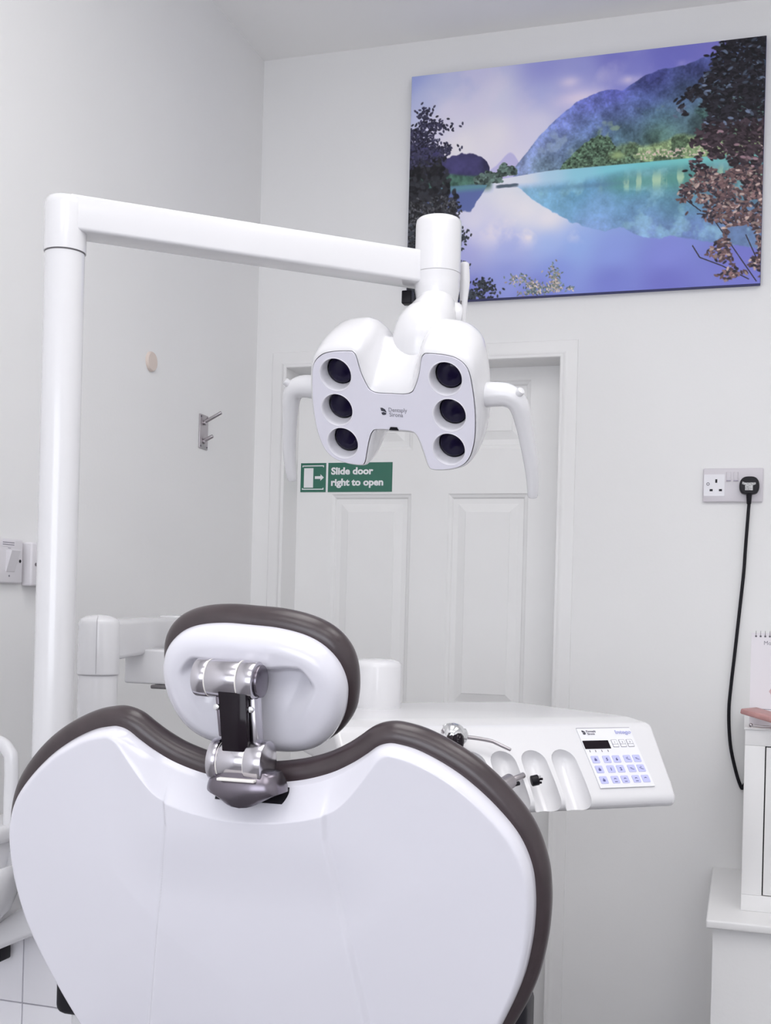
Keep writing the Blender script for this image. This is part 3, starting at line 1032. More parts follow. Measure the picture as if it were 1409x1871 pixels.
# sloping support beam under the bowl
rings = []
for x_, y_, zt, zb in ((-.900, 1.560, .925, .835), (-.978, 1.545, .872, .800), (-1.027, 1.540, .8385, .7835), (-1.095, 1.535, .789, .752), (-1.170, 1.530, .740, .705)):
    rings.append([(x_, y_ + u, v) for u, v in rrect(-.028, .040, zb, zt, .009, 4)])
loft('support_beam', rings, 'plastic', unit, None, 40)
box('pole_bracket', (-.970, 1.43, .862), (-.90, 1.58, .878), 'plastic', unit, bevel=.004)
box('support_clip', (-1.16, 1.545, .728), (-1.098, 1.575, .752), 'black', unit, bevel=.003)
BX, BY = -1.118, 1.430
lathe('spittoon_bowl', [(0, .800), (.040, .802), (.075, .815), (.098, .838), (.109, .866), (.112, .893), (.112, .905), (.1095, .910), (.105, .909), (.098, .885), (.070, .855), (.03, .842), (0, .840)], 'plastic', unit, Matrix.Translation((BX, BY, 0)), n=72, smooth=60)
box('cup_shelf', (-1.19, 1.440, .928), (-1.052, 1.58, .955), 'plastic', unit, bevel=.010, seg=4)
box('shelf_support', (-1.18, 1.47, .80), (-1.07, 1.57, .93), 'plastic', unit, bevel=.01)
tube('cup_filler', [(-1.058, 1.506, .950), (-1.058, 1.506, 1.045), (-1.064, 1.506, 1.066), (-1.082, 1.506, 1.078), (-1.12, 1.506, 1.081), (-1.18, 1.506, 1.080)], [.0115] * 6, 'plastic', unit, n=20, flat=(1.0, .8), up=(1, 0, 0), per=5)

# ------------------------------------------------------------------ wall picture (printed canvas)
PX0, PX1, PZ0, PZ1 = -.9076, .0196, 2.1358, 2.7596
PD = .022
W_, H_ = 600, 404
rng = np.random.default_rng(7)


def fbm(w, h, cells, octv=5, seed=0, ax=1.0):
    r = np.random.default_rng(seed)
    out = np.zeros((h, w))
    amp, tot = 1.0, 0.0
    for o in range(octv):
        cx = max(2, int(cells * 2 ** o * ax))
        cy = max(2, int(cells * 2 ** o * h / w))
        g = r.random((cy + 2, cx + 2))
        xx = np.linspace(0, cx, w, endpoint=False)
        yy = np.linspace(0, cy, h, endpoint=False)
        xi, yi = xx.astype(int), yy.astype(int)
        fx, fyy = xx - xi, yy - yi
        fx = fx * fx * (3 - 2 * fx)
        fyy = fyy * fyy * (3 - 2 * fyy)
        a = g[np.ix_(yi, xi)] * (1 - fx) + g[np.ix_(yi, xi + 1)] * fx
        b_ = g[np.ix_(yi + 1, xi)] * (1 - fx) + g[np.ix_(yi + 1, xi + 1)] * fx
        out += amp * (a * (1 - fyy[:, None]) + b_ * fyy[:, None])
        tot += amp
        amp *= .5
    return out / tot


def paint():
    U, V = np.meshgrid(np.linspace(0, 1, W_), np.linspace(0, 1, H_))
    ss = sstep

    def mix(dst, c, m):
        c = np.asarray(c, float)
        return dst * (1 - m[..., None]) + c * m[..., None]

    def field(pts, p=3.6):
        """smooth colour field through (u, v, r, g, b) control points"""
        acc = np.zeros((H_, W_, 3))
        tot = np.zeros((H_, W_))
        for u, v, r, g, b in pts:
            w = 1.0 / (((U - u) * 1.5) ** 2 + (V - v) ** 2 + .004) ** (p / 2)
            acc += w[..., None] * np.array((r, g, b), float)
            tot += w
        return acc / tot[..., None]
    n1 = fbm(W_, H_, 4, 5, 1)
    n2 = fbm(W_, H_, 9, 5, 2)
    n3 = fbm(W_, H_, 26, 4, 3)
    n4 = fbm(W_, H_, 70, 3, 4)
    n5 = fbm(W_, H_, 14, 5, 9)
    n6 = fbm(W_, H_, 190, 2, 14)
    rid = 1 - np.abs(2 * fbm(W_, H_, 12, 5, 51) - 1) * 2.2
    streak = fbm(W_, H_, 5, 5, 5, ax=.35)
    # sky
    img = field([(0, 0, 138, 150, 206), (.05, .1, 172, 178, 214), (.1, .2, 200, 199, 218), (.25, .3, 214, 208, 220), (.15, .34, 218, 212, 222), (.3, .42, 206, 200, 220),
                 (.2, .02, 168, 172, 212), (.25, .12, 196, 196, 217), (.4, .03, 136, 138, 204), (.4, .14, 160, 165, 212), (.38, .26, 202, 198, 218), (.5, .08, 138, 142, 206), (.5, .16, 176, 172, 214),
                 (.6, .02, 112, 112, 194), (.62, .1, 124, 126, 200), (.75, .03, 104, 104, 190), (.9, .02, 112, 108, 192), (1, 0, 100, 100, 180)])
    cl = ss(.50, .66, .5 * n1 + .5 * n2) * ss(.40, .15, V)
    img = mix(img, (206, 196, 218), cl * .40 * ss(.95, .5, U))
    puff = np.exp(-(((U - .50) / .07) ** 2 + ((V - .175) / .035) ** 2)) + .9 * np.exp(-(((U - .64) / .026) ** 2 + ((V - .118) / .020) ** 2)) + .8 * np.exp(-(((U - .47) / .03) ** 2 + ((V - .10) / .025) ** 2)) + .5 * np.exp(-(((U - .75) / .05) ** 2 + ((V - .07) / .015) ** 2))
    img = mix(img, (212, 198, 220), np.clip(puff, 0, 1) * ss(.38, .62, n2 + .08) * .9)
    # far pale mountains
    far = .462 - .085 * np.exp(-((U - .305) / .030) ** 2) - .03 * np.exp(-((U - .265) / .03) ** 2) + .01 * (n3 - .5)
    img = mix(img, (168, 162, 208), ss(far, far + .01, V) * (V < .49) * .8)
    # main mountain
    rx = [.312, .318, .330, .345, .386, .446, .49, .536, .56, .588, .605, .618, .65, .685, .723, .76, .79, .83, .888, .95, 1.0]
    ry = [.49, .44, .415, .392, .315, .233, .189, .163, .152, .149, .155, .160, .130, .104, .090, .088, .083, .060, .045, .0, -.03]
    ridge = np.interp(U, rx, ry, left=.6) + .008 * (n4 - .5) + .010 * (n3 - .5)
    mm = ss(ridge - .002, ridge + .003, V)
    dep = np.clip((V - ridge) / np.maximum(.47 - ridge, .02), 0, 1)
    mc = field([(.33, .44, 128, 142, 190), (.38, .36, 118, 132, 190), (.40, .44, 120, 150, 168), (.45, .27, 104, 116, 184), (.45, .38, 104, 126, 172), (.52, .2, 92, 98, 176), (.53, .3, 92, 114, 166), (.5, .42, 96, 132, 142),
                (.6, .17, 80, 82, 166), (.62, .25, 84, 100, 158), (.62, .33, 74, 108, 118), (.7, .12, 72, 74, 156), (.7, .2, 74, 88, 150), (.72, .28, 66, 98, 112), (.72, .36, 84, 120, 104), (.82, .1, 72, 78, 148), (.82, .2, 66, 88, 120), (.85, .3, 72, 100, 100), (.95, .2, 66, 84, 110), (.95, .36, 84, 112, 92)])
    # gullies and alpine meadows running down the slope
    xx = U * 1.0 + V * .55
    gul = fbm(W_, H_, 30, 4, 21)
    idx = np.clip((((xx * .66) % 1) * (W_ - 1)).astype(int), 0, W_ - 1)
    iy = np.clip((V * .35 * (H_ - 1)).astype(int), 0, H_ - 1)
    gd = gul[iy, idx]
    mc *= (1 + .30 * (gd - .5) + .30 * (n4 - .5) + .26 * (n6 - .5) + .34 * (rid - .5))[..., None]
    lightp = ss(.55, .62, n5 * .55 + n3 * .45) * ss(.10, .3, dep)
    mc = mix(mc, (140, 160, 186), lightp * .55 * ss(.62, .45, U))
    mc = mix(mc, (136, 162, 128), lightp * .65 * ss(.42, .62, U) * ss(.25, .5, dep))
    forest = ss(.50, .60, n5) * ss(.35, .6, dep) * ss(.50, .60, U)
    mc = mix(mc, np.array((48, 76, 74)) * (1 + 1.1 * (n6[..., None] - .5)), forest * .8)
    img = mix(img, mc, mm * (V < .50))
    # meadows and village
    md = ss(.375, .40, V + .03 * (n3 - .5) - .012 * np.sin(U * 30)) * ss(.59, .66, U) * (V < .47)
    img = mix(img, np.array((140, 164, 112)) * (1 + .7 * (n6[..., None] - .5)), md * .9)
    img = mix(img, np.array((66, 88, 66)) * (1 + 1.0 * (n6[..., None] - .5)), ss(.52, .58, n3) * md * .85)
    vil = ss(.60, .66, n6) * ss(.415, .43, V) * (V < .458) * ss(.64, .68, U)
    img = mix(img, (206, 176, 172), vil * .85)
    # water
    wl = .468 + .018 * ss(.45, .25, U) + .018 * ss(.30, .2, U)
    wat = ss(wl - .001, wl + .002, V)
    wc = field([(.28, .5, 205, 207, 226), (.35, .5, 196, 202, 226), (.42, .49, 150, 190, 212), (.5, .49, 122, 186, 204), (.6, .48, 108, 188, 200), (.7, .49, 100, 184, 188), (.8, .48, 104, 186, 182), (.95, .5, 96, 170, 164),
                (.3, .57, 214, 209, 222), (.2, .65, 206, 202, 220), (.35, .62, 216, 210, 222), (.42, .68, 222, 212, 220), (.25, .72, 186, 186, 216), (.18, .8, 150, 152, 206), (.3, .79, 150, 160, 212), (.42, .77, 140, 164, 216),
                (.5, .80, 128, 156, 214), (.3, .9, 126, 136, 202), (.45, .9, 116, 132, 204), (.6, .84, 122, 140, 208), (.6, .95, 104, 112, 192), (.75, .86, 116, 124, 202), (.75, .97, 98, 100, 182), (.95, .9, 104, 106, 188), (.2, .97, 108, 114, 190), (.4, .99, 100, 108, 188)])
    cloudr = ss(.44, .60, n2 * .6 + n5 * .4) * np.exp(-(((U - .40) / .16) ** 2 + ((V - .715) / .055) ** 2))
    wc = mix(wc, (224, 212, 222), np.clip(cloudr * 1.2, 0, 1))
    # reflected mountain
    bx = [.0, .30, .335, .37, .416, .48, .53, .58, .60, .63, .66, .70, .73, .76, .80, 1.0]
    by = [.4, .50, .535, .585, .63, .695, .722, .745, .738, .735, .765, .785, .79, .782, .80, .86]
    refl = np.interp(U, bx, by) + .012 * (n3 - .5) + .010 * (n4 - .5)
    rm = ss(refl + .004, refl - .004, V) * ss(.505, .55, V + .03 * ss(.45, .7, U))
    rc = field([(.38, .55, 118, 168, 200), (.45, .6, 108, 160, 194), (.5, .56, 84, 140, 172), (.55, .65, 106, 150, 192), (.55, .72, 116, 144, 196), (.65, .56, 74, 134, 144), (.65, .66, 98, 142, 182), (.68, .76, 108, 130, 188), (.78, .56, 78, 138, 138), (.78, .66, 84, 130, 158), (.8, .77, 100, 124, 182), (.95, .6, 76, 120, 132), (.95, .75, 92, 116, 160)])
    vst = fbm(W_, H_, 60, 3, 33)
    rc = mix(rc, (140, 194, 204), ss(.55, .66, n5) * .45)
    rc *= (1 + .22 * (n3 - .5) + .14 * (vst - .5) + .10 * (n6 - .5))[..., None]
    wc = mix(wc, rc, rm)
    gr = np.exp(-((V - .548) / .030) ** 2) * ss(.54, .62, U)
    col_ = vst[H_ // 2][None, :] * .6 + n3 * .4
    wc = mix(wc, (78, 140, 124), gr * .65)
    wc = mix(wc, (178, 204, 164), gr * ss(.52, .62, col_) * .75)
    dk = np.exp(-(((U - .53) / .10) ** 2 + ((V - .548) / .012) ** 2))
    wc = mix(wc, (80, 118, 150), np.clip(dk, 0, 1) * .6)
    wc *= (1 + .08 * (streak - .5))[..., None]
    img = mix(img, wc, wat)
    # wooded knob on the far shore
    kx = [.445, .46, .50, .53, .56, .585, .60, .62, .64, .66, .70]
    ky = [.468, .44, .385, .352, .340, .352, .390, .418, .43, .45, .470]
    kb = np.interp(U, kx, ky, left=.6, right=.6) + .020 * (n4 - .5)
    km = ss(kb - .002, kb + .004, V) * ss(.472, .466, V)
    img = mix(img, (np.array((72, 96, 76)) * (1 + 1.5 * (n6[..., None] - .5))), km)
    img = mix(img, (140, 164, 110), km * np.exp(-(((U - .61) / .022) ** 2 + ((V - .43) / .018) ** 2)))
    # left shore: bluff, meadow
    lb = np.interp(U, [0, .09, .115, .135, .145, .16, .19, .22, .235, .243, .25], [.30, .33, .375, .365, .362, .360, .365, .385, .405, .43, .60], right=.7) + .012 * (n4 - .5)
    lm = ss(lb - .002, lb + .004, V) * ss(.54, .50, V + .06 * ss(.15, .25, U))
    img = mix(img, np.array((60, 56, 100)) * (1 + .8 * (n3[..., None] - .5)), lm)
    gm = ss(.435, .45, V - .02 * ss(.1, .2, U)) * ss(.26, .24, U) * ss(.55, .50, V)
    img = mix(img, np.array((66, 104, 88)) * (1 + .9 * (n4[..., None] - .5)), gm * .95)
    rb = .615 - 2.2 * np.clip(U - .19, 0, 1) + .014 * (n4 - .5)
    lr = ss(rb + .004, rb - .004, V) * ss(.495, .51, V) * (U < .245)
    img = mix(img, (84, 98, 156), lr)
    img = mix(img, (86, 142, 146), lr * ss(.54, .51, V) * .8)

    def blob(u, v, a, b_, c, th=0.0, alpha=1.0):
        k = W_ / H_
        rr = max(a, b_) * 1.3
        x0, x1 = max(0, int((u - rr) * W_)), min(W_, int((u + rr) * W_) + 2)
        y0_, y1_ = max(0, int((v - rr * k) * H_)), min(H_, int((v + rr * k) * H_) + 2)
        if x1 <= x0 or y1_ <= y0_:
            return
        uu = U[y0_:y1_, x0:x1] - u
        vv = (V[y0_:y1_, x0:x1] - v) / k
        p = uu * math.cos(th) + vv * math.sin(th)
        q = -uu * math.sin(th) + vv * math.cos(th)
        m_ = ss(1.3, .7, np.sqrt((p / a) ** 2 + (q / b_) ** 2)) * alpha
        img[y0_:y1_, x0:x1] = mix(img[y0_:y1_, x0:x1], np.array(c, float), m_)
    r = np.random.default_rng(11)
    dens = fbm(W_, H_, 16, 4, 41)

    def dn_(u, v):
        return dens[min(H_ - 1, max(0, int(v * H_))), min(W_ - 1, max(0, int(u * W_)))]
    # bushes on the left shore
    for _ in range(320):
        t = r.random()
        u = .20 + .12 * t
        top = .475 - .055 * math.exp(-((u - .285) / .018) ** 2) - .03 * math.exp(-((u - .235) / .02) ** 2) - .03 * math.exp(-((u - .312) / .010) ** 2)
        v = top + r.random() * (.50 - .03 * (t > .7) - top)
        s = .5 + .6 * r.random()
        blob(u, v, .006 * s, .005 * s, np.array((74, 92, 86)) * (.5 + 1.0 * r.random()))
    for _ in range(40):
        blob(.27 + .05 * r.random(), .515 + .008 * r.random(), .010, .003, (76, 90, 104), alpha=.6)
    # dark foliage mass on the left edge
    for _ in range(1500):
        u = .15 * r.random() ** 1.1
        v = .37 + .63 * r.random()
        lim = np.interp(v, [.37, .45, .5, .55, .6, .66, .72, .8, 1.0], [.09, .10, .12, .15, .16, .15, .10, .06, .08]) + .015 * r.normal()
        if u > lim:
            continue
        g = .45 + .9 * r.random()
        blob(u, v, .009, .006, np.array((40, 40, 46)) * g, th=r.random() * 3, alpha=.85)
    for _ in range(700):
        v = .54 + .30 * r.random()
        u = (.165 - .30 * abs(v - .60)) * r.random()
        g = .5 + 1.3 * r.random()
        blob(u, v, .0050, .0024, np.array((50, 50, 54)) * g, th=r.random() * 3)
    # branch tips against the sky, upper left
    for cu_, cv_, ru, rv, nn_ in ((.045, .19, .022, .05, 90), (.03, .27, .045, .045, 170), (.085, .232, .045, .022, 70), (.10, .335, .040, .022, 90), (.02, .36, .06, .04, 180), (.05, .31, .03, .04, 60)):
        for _ in range(nn_):
            blob(max(0, cu_ + ru * r.normal() * .6), cv_ + rv * r.normal() * .6, .0050, .0030, np.array((52, 50, 74)) * (.6 + .7 * r.random()), th=r.random() * 3)
    # lower left sprigs
    for cu_, cv_, ru, rv, nn_ in ((.155, .735, .022, .055, 100), (.15, .86, .03, .03, 50), (.165, .90, .02, .025, 40), (.19, .985, .06, .025, 180), (.235, .945, .028, .028, 90), (.03, .80, .05, .16, 320)):
        for _ in range(nn_):
            blob(cu_ + ru * r.normal() * .6, cv_ + rv * r.normal() * .6, .0048, .0028, np.array((50, 54, 62)) * (.5 + .9 * r.random()), th=r.random() * 3)
    # bottom shrubs
    for cu_, cv_, ru, rv, nn_ in ((.335, .925, .035, .022, 50), (.375, .960, .022, .03, 70), (.44, .92, .016, .05, 80), (.435, .965, .035, .02, 80), (.49, .975, .012, .010, 14), (.39, .985, .05, .010, 50)):
        for _ in range(nn_):
            c = np.array((172, 158, 148)) if r.random() < .5 else np.array((104, 122, 120))
            blob(cu_ + ru * r.normal() * .55, cv_ + rv * r.normal() * .55, .0040, .0020, c * (.7 + .5 * r.random()), th=r.random() * 3)
    # large dark tree, upper right
    n = 0
    k_ = 0
    while n < 2500 and k_ < 40000:
        k_ += 1
        u = .76 + .25 * r.random()
        v = .66 * r.random()
        lim = np.interp(v, [0, .03, .10, .18, .25, .30, .34, .40, .44, .48, .52, .56, .60, .66], [.885, .865, .865, .81, .77, .80, .79, .79, .86, .83, .81, .86, .90, .985]) + .012 * r.normal()
        if u < lim:
            continue
        th_ = .36 + (.10 if v > .30 else 0) + (.09 if u < lim + .06 else 0) - (.08 if u > .94 else 0)
        if dn_(u, v) < th_:
            continue
        n += 1
        c = np.array((36, 34, 42)) if v < .33 else np.array((56, 44, 52))
        x_ = r.random()
        if x_ < .10:
            c = np.array((84, 96, 118)) if v < .36 else np.array((132, 104, 112))
        blob(u, v, .0080, .0036, c * (.5 + .8 * r.random()), th=.6 * r.normal() + (0.35 if v > .4 else 0))

    def twig(p, w):
        for a, b_ in zip(p[:-1], p[1:]):
            for t in np.linspace(0, 1, 60):
                blob(a[0] + (b_[0] - a[0]) * t, a[1] + (b_[1] - a[1]) * t, w, w, (48, 44, 56))
    for p in (((.99, .99), (.95, .90), (.88, .74)), ((.99, .78), (.92, .72), (.83, .70)), ((.90, .66), (.86, .61), (.835, .53)), ((.97, .98), (.90, .92), (.84, .88), (.82, .83)), ((.84, .69), (.80, .64), (.79, .60)), ((.99, .90), (.96, .80))):
        twig(p, .0016)
    n = 0
    k_ = 0
    while n < 1300 and k_ < 40000:
        k_ += 1
        u = .735 + .27 * r.random()
        v = .52 + .48 * r.random()
        lim = np.interp(v, [.50, .53, .57, .60, .64, .66, .70, .74, .80, .84, .88, .92, .96, 1.0], [1.0, .83, .80, .77, .755, .86, .80, .84, .845, .86, .87, .94, .88, .87]) + .010 * r.normal()
        if u < lim:
            continue
        if dn_(u * .97 + .01, v) < .40 + (.10 if u < .90 else .0) + (.02 if v > .74 else 0) - (.12 if .60 < v < .76 and u > .9 else 0):
            continue
        n += 1
        c = [np.array((118, 90, 90)), np.array((84, 64, 68)), np.array((164, 142, 134)), np.array((50, 44, 54))][int(r.choice(4, p=[.32, .34, .12, .22]))]
        blob(u, v, .0066, .0032, c * (.75 + .45 * r.random()), th=r.normal() * .8)
    return np.clip(img, 4, 250)


art = thing('wall_picture', 'wide frameless canvas print of a turquoise mountain lake on the wall', 'picture', ((PX0 + PX1) / 2, YB, PZ0))
M['canvas_edge'] = mat('canvas_edge', tuple(s2l((66, 68, 120))), 0.7)
box('canvas_body', (PX0, YB - PD + .001, PZ0), (PX1, YB, PZ1), 'canvas_edge', art, bevel=.0015, seg=2)
img = paint()
img = img.mean(-1, keepdims=True) * .12 + img * .88
ALB = s2l(img) / 0.72
ALB = np.clip(ALB, 0, .95)
xs_ = np.linspace(PX0 + .001, PX1 - .001, W_)
zs_ = np.linspace(PZ1 - .001, PZ0 + .001, H_)
XX, ZZ = np.meshgrid(xs_, zs_)
co = np.stack([XX, np.full_like(XX, YB - PD), ZZ], -1).reshape(-1, 3)
me = bpy.data.meshes.new('printed_lake_scene')
me.vertices.add(W_ * H_)
me.vertices.foreach_set('co', co.ravel())
I = np.arange(W_ * H_).reshape(H_, W_)
q = np.stack([I[:-1, :-1], I[1:, :-1], I[1:, 1:], I[:-1, 1:]], -1).reshape(-1, 4)
me.loops.add(q.size)
me.polygons.add(len(q))
me.loops.foreach_set('vertex_index', q.ravel())
me.polygons.foreach_set('loop_start', np.arange(0, q.size, 4))
me.update(calc_edges=True)
at = me.color_attributes.new('print', 'FLOAT_COLOR', 'POINT')
at.data.foreach_set('color', np.concatenate([ALB.reshape(-1, 3), np.ones((W_ * H_, 1))], 1).ravel())
pm = bpy.data.materials.new('printed_canvas')
pm.use_nodes = True
an = pm.node_tree.nodes.new('ShaderNodeAttribute')
an.attribute_name = 'print'
pb = pm.node_tree.nodes['Principled BSDF']
pb.inputs['Roughness'].default_value = 0.55
pb.inputs['Specular IOR Level'].default_value = 0.25
pm.node_tree.links.new(an.outputs['Color'], pb.inputs['Base Color'])
M['print'] = pm
finish('printed_lake_scene', me, 'print', art)

# ------------------------------------------------------------------ sign on the door
SX0, SX1, SZ0, SZ1 = -1.2500, -.9690, 1.6305, 1.7155
sg = thing('door_sign', 'green and white sliding door sign on the white door', 'sign', ((SX0 + SX1) / 2, YD, SZ0))
FR = Matrix.Rotation(R_(90), 4, 'X')          # local x,y -> world x,z ; local z -> -y


def wallm(x, z, y):
    return Matrix.Translation((x, y, z)) @ FR


box('sign_plate', (SX0, YD - .0018, SZ0), (SX1, YD, SZ1), 'sign_white', sg)
sp = SX0 + .0825
poly('pictogram_panel', [(SX0, SZ0), (sp - .0035, SZ0), (sp - .0035, SZ1), (SX0, SZ1)], .0004, 'green', sg, wallm(0, 0, YD - .0018))
poly('text_panel', [(sp + .003, SZ0), (SX1, SZ0), (SX1, SZ1), (sp + .003, SZ1)], .0004, 'green', sg, wallm(0, 0, YD - .0018))
S0 = wallm(SX0, SZ0, YD - .0022)
poly('door_symbol', [(.0105, .0130), (.0395, .0130), (.0395, .0700), (.0105, .0700)], .0004, 'sign_white', sg, S0)
for fl in (0, 1):
    z_ = (lambda v: .085 - v) if fl else (lambda v: v)
    poly('track_symbol', [(.005, z_(.007)), (.072, z_(.007)), (.072, z_(.0125)), (.0695, z_(.0125)), (.0695, z_(.0098)), (.0075, z_(.0098)), (.0075, z_(.0120)), (.005, z_(.0120))], .0004, 'sign_white', sg, S0)
poly('arrow_symbol', [(.0445, .0385), (.0620, .0385), (.0620, .0330), (.0725, .0425), (.0620, .0520), (.0620, .0465), (.0445, .0465)], .0004, 'sign_white', sg, S0)
text('sign_text', 'Slide door', .0275, 'sign_white', sg, wallm(sp + .0125, SZ0 + .0515, YD - .0024), width=.1285, weight=.0011)
text('sign_text', 'right to open', .0275, 'sign_white', sg, wallm(sp + .0120, SZ0 + .0190, YD - .0024), width=.1590, weight=.0011)

# ------------------------------------------------------------------ coat hook, round cover, switches on the left wall
hk = thing('coat_hook', 'double peg steel coat hook on the left wall', 'coat hook', (XL, 2.723, 1.70))
box('hook_plate', (XL, 2.699, 1.700), (XL + .0035, 2.747, 1.789), 'steel', hk, bevel=.0012, seg=2)
for z_, L in ((1.771, .055), (1.722, .030)):
    p0 = Vector((XL + .003, 2.722, z_ - .002))
    d_ = Vector((1, 0, .50)).normalized()
    rod('peg_socket', (XL + .003, 2.722, z_ - .003), (XL + .010, 2.722, z_ - .003), .0062, 'steel', hk, bev=.001, n=20)
    rod('peg', p0 + d_ * .003, p0 + d_ * L, .0047, 'steel', hk, bev=.001, n=20)
for y_, z_ in ((2.705, 1.783), (2.741, 1.783), (2.705, 1.706), (2.741, 1.706)):
    rod('hook_screw', (XL + .0033, y_, z_), (XL + .0048, y_, z_), .0022, 'metal_dark', hk, n=10)
dc = lathe('wall_blanking_disc', [(0, 0), (.0235, 0), (.0235, .004), (.0215, .007), (0, .0085)], 'beige', None, Matrix.Translation((XL, 2.439, 1.868)) @ Matrix.Rotation(R_(90), 4, 'Y'), n=40, smooth=50)
tag(dc, 'small round beige blanking disc on the left wall', 'wall cover')


def wall_plate(name, y0_, z0_, t, label, cat, rk):
    th = thing(name, label, cat, (XL, y0_ + .043, z0_))
    box('switch_plate', (XL, y0_, z0_), (XL + t, y0_ + .086, z0_ + .086), 'switch', th, bevel=.004, seg=3)
    return th


s1 = wall_plate('light_switch', 1.8530, 1.3270, .011, 'square white rocker switch at the left edge of the photo', 'switch', True)
bm = bmesh.new()
for y0_, y1_ in ((1.8830, 1.9120),):
    vs = [bm.verts.new(p) for p in ((XL + .010, y0_, 1.349), (XL + .010, y1_, 1.349), (XL + .010, y1_, 1.391), (XL + .010, y0_, 1.391),
                                    (XL + .012, y0_ + .001, 1.350), (XL + .012, y1_ - .001, 1.350), (XL + .024, y1_ - .001, 1.390), (XL + .024, y0_ + .001, 1.390))]
    for f in ((0, 1, 2, 3), (4, 7, 6, 5), (0, 4, 5, 1), (1, 5, 6, 2), (2, 6, 7, 3), (3, 7, 4, 0)):
        bm.faces.new([vs[i] for i in f])
bobj('rocker', bm, 'switch', s1)
rod('switch_screw', (XL + .0105, 1.9285, 1.371), (XL + .0118, 1.9285, 1.371), .0032, 'black', s1, n=16)
box('switch_label', (XL + .0108, 1.865, 1.398), (XL + .0116, 1.912, 1.409), 'paper', s1)
for z_ in (1.4055, 1.4015):
    box('label_line', (XL + .0114, 1.872, z_ - .0010), (XL + .0119, 1.908, z_ + .0006), 'ink_grey', s1)
rod('switch_mark', (XL + .0107, 1.895, 1.3415), (XL + .0113, 1.895, 1.3415), .0022, 'ink_grey', s1, n=10)
box('switch_mark', (XL + .0107, 1.889, 1.3945), (XL + .0113, 1.898, 1.3955), 'ink_grey', s1)
s2 = wall_plate('blank_wall_box', 1.9480, 1.3235, .024, 'square white wall box half hidden behind the lamp pole', 'wall box', False)
rod('cover_screw', (XL + .0235, 1.962, 1.3665), (XL + .0248, 1.962, 1.3665), .0034, 'metal_dark', s2, n=16)

# ------------------------------------------------------------------ twin socket, plug, cord
KX0, KZ0 = -.1075, 1.5888
sk = thing('twin_socket', 'silver grey twin wall socket with a black plug in its right half', 'socket', (KX0 + .073, YB, KZ0))
box('socket_plate', (KX0, YB - .010, KZ0), (KX0 + .146, YB, KZ0 + .086), 'socket', sk, bevel=.003)
poly('outlet_face', rrect(KX0 + .0025, KX0 + .053, KZ0 + .0155, KZ0 + .0705, .002), .0004, 'socket_face', sk, wallm(0, 0, YB - .0099))
for cx in (KX0 + .0325,):
    for dx_, z0_, w_, h_ in ((0, .049, .0050, .0090), (-.0120, .0275, .0075, .0055), (.0108, .0275, .0075, .0055)):
        box('socket_hole', (cx + dx_ - w_ / 2, YB - .0106, KZ0 + z0_), (cx + dx_ + w_ / 2, YB - .0098, KZ0 + z0_ + h_), 'black', sk)
lathe('socket_screw', [(.0022, 0), (.0042, 0), (.0042, .0008), (.0022, .0008), (.0022, 0)], 'ink_grey', sk, wallm(KX0 + .0125, KZ0 + .046, YB - .0102), n=24)
for x_ in (.0625, .0800):
    box('socket_switch', (KX0 + x_ - .0056, YB - .0125, KZ0 + .054), (KX0 + x_ + .0056, YB - .009, KZ0 + .0765), 'socket', sk, bevel=.001, seg=2)
    box('switch_edge', (KX0 + x_ - .0056, YB - .0129, KZ0 + .0533), (KX0 + x_ + .0056, YB - .0105, KZ0 + .0556), 'metal_dark', sk)
pl = thing('mains_plug', 'black moulded mains plug with cable, in the wall socket', 'plug', (.0065, YB - .01, 1.60))
pp = [(-.0225, -.010), (-.0240, .0), (-.0225, .012), (-.017, .0205), (-.008, .0245), (.008, .0245), (.017, .0205), (.0225, .012), (.0240, 0), (.0225, -.010), (.017, -.0175), (.008, -.0195), (-.008, -.0195), (-.017, -.0175)]
pout = catmull(pp, 4, True)
PC = (.0055, 1.6265)
rings = []
for y, k in ((YB - .0095, .97), (YB - .012, 1.0), (YB - .028, 1.0), (YB - .032, .96), (YB - .034, .88)):
    rings.append([(PC[0] + p[0] * k, y, PC[1] + p[1] * k) for p in pout])
loft('plug_body', rings, 'black', pl, None, 40)
poly('plug_label', [(-.010, -.0105), (.0085, -.0105), (.0085, .002), (.0155, .0045), (.0150, .0090), (-.010, .0085), (-.0165, .0115), (-.0175, .0050), (-.010, .003)], .0004, 'plug_print', pl, wallm(PC[0], PC[1], YB - .0339))
tube('strain_relief', [(PC[0], YB - .024, PC[1] - .018), (PC[0], YB - .023, PC[1] - .030), (PC[0], YB - .021, PC[1] - .0425)], [.0072, .0064, .0056], 'black', pl, n=16)
cp = [(.0060, 1.588), (.003, 1.530), (0, 1.470), (-.003, 1.405), (-.012, 1.294), (-.020, 1.197), (-.026, 1.128), (-.030, 1.058), (-.0245, .976), (-.009, .907), (.004, .870)]
tube('power_cord', [(x, YB - .021 + .011 * min(1, k / 3), z) for k, (x, z) in enumerate(cp)] + [(.009, YB - .0095, .868), (.012, YB - .0090, .8755), (.028, YB - .009, .905)], .0042, 'black', pl, n=14, per=8)

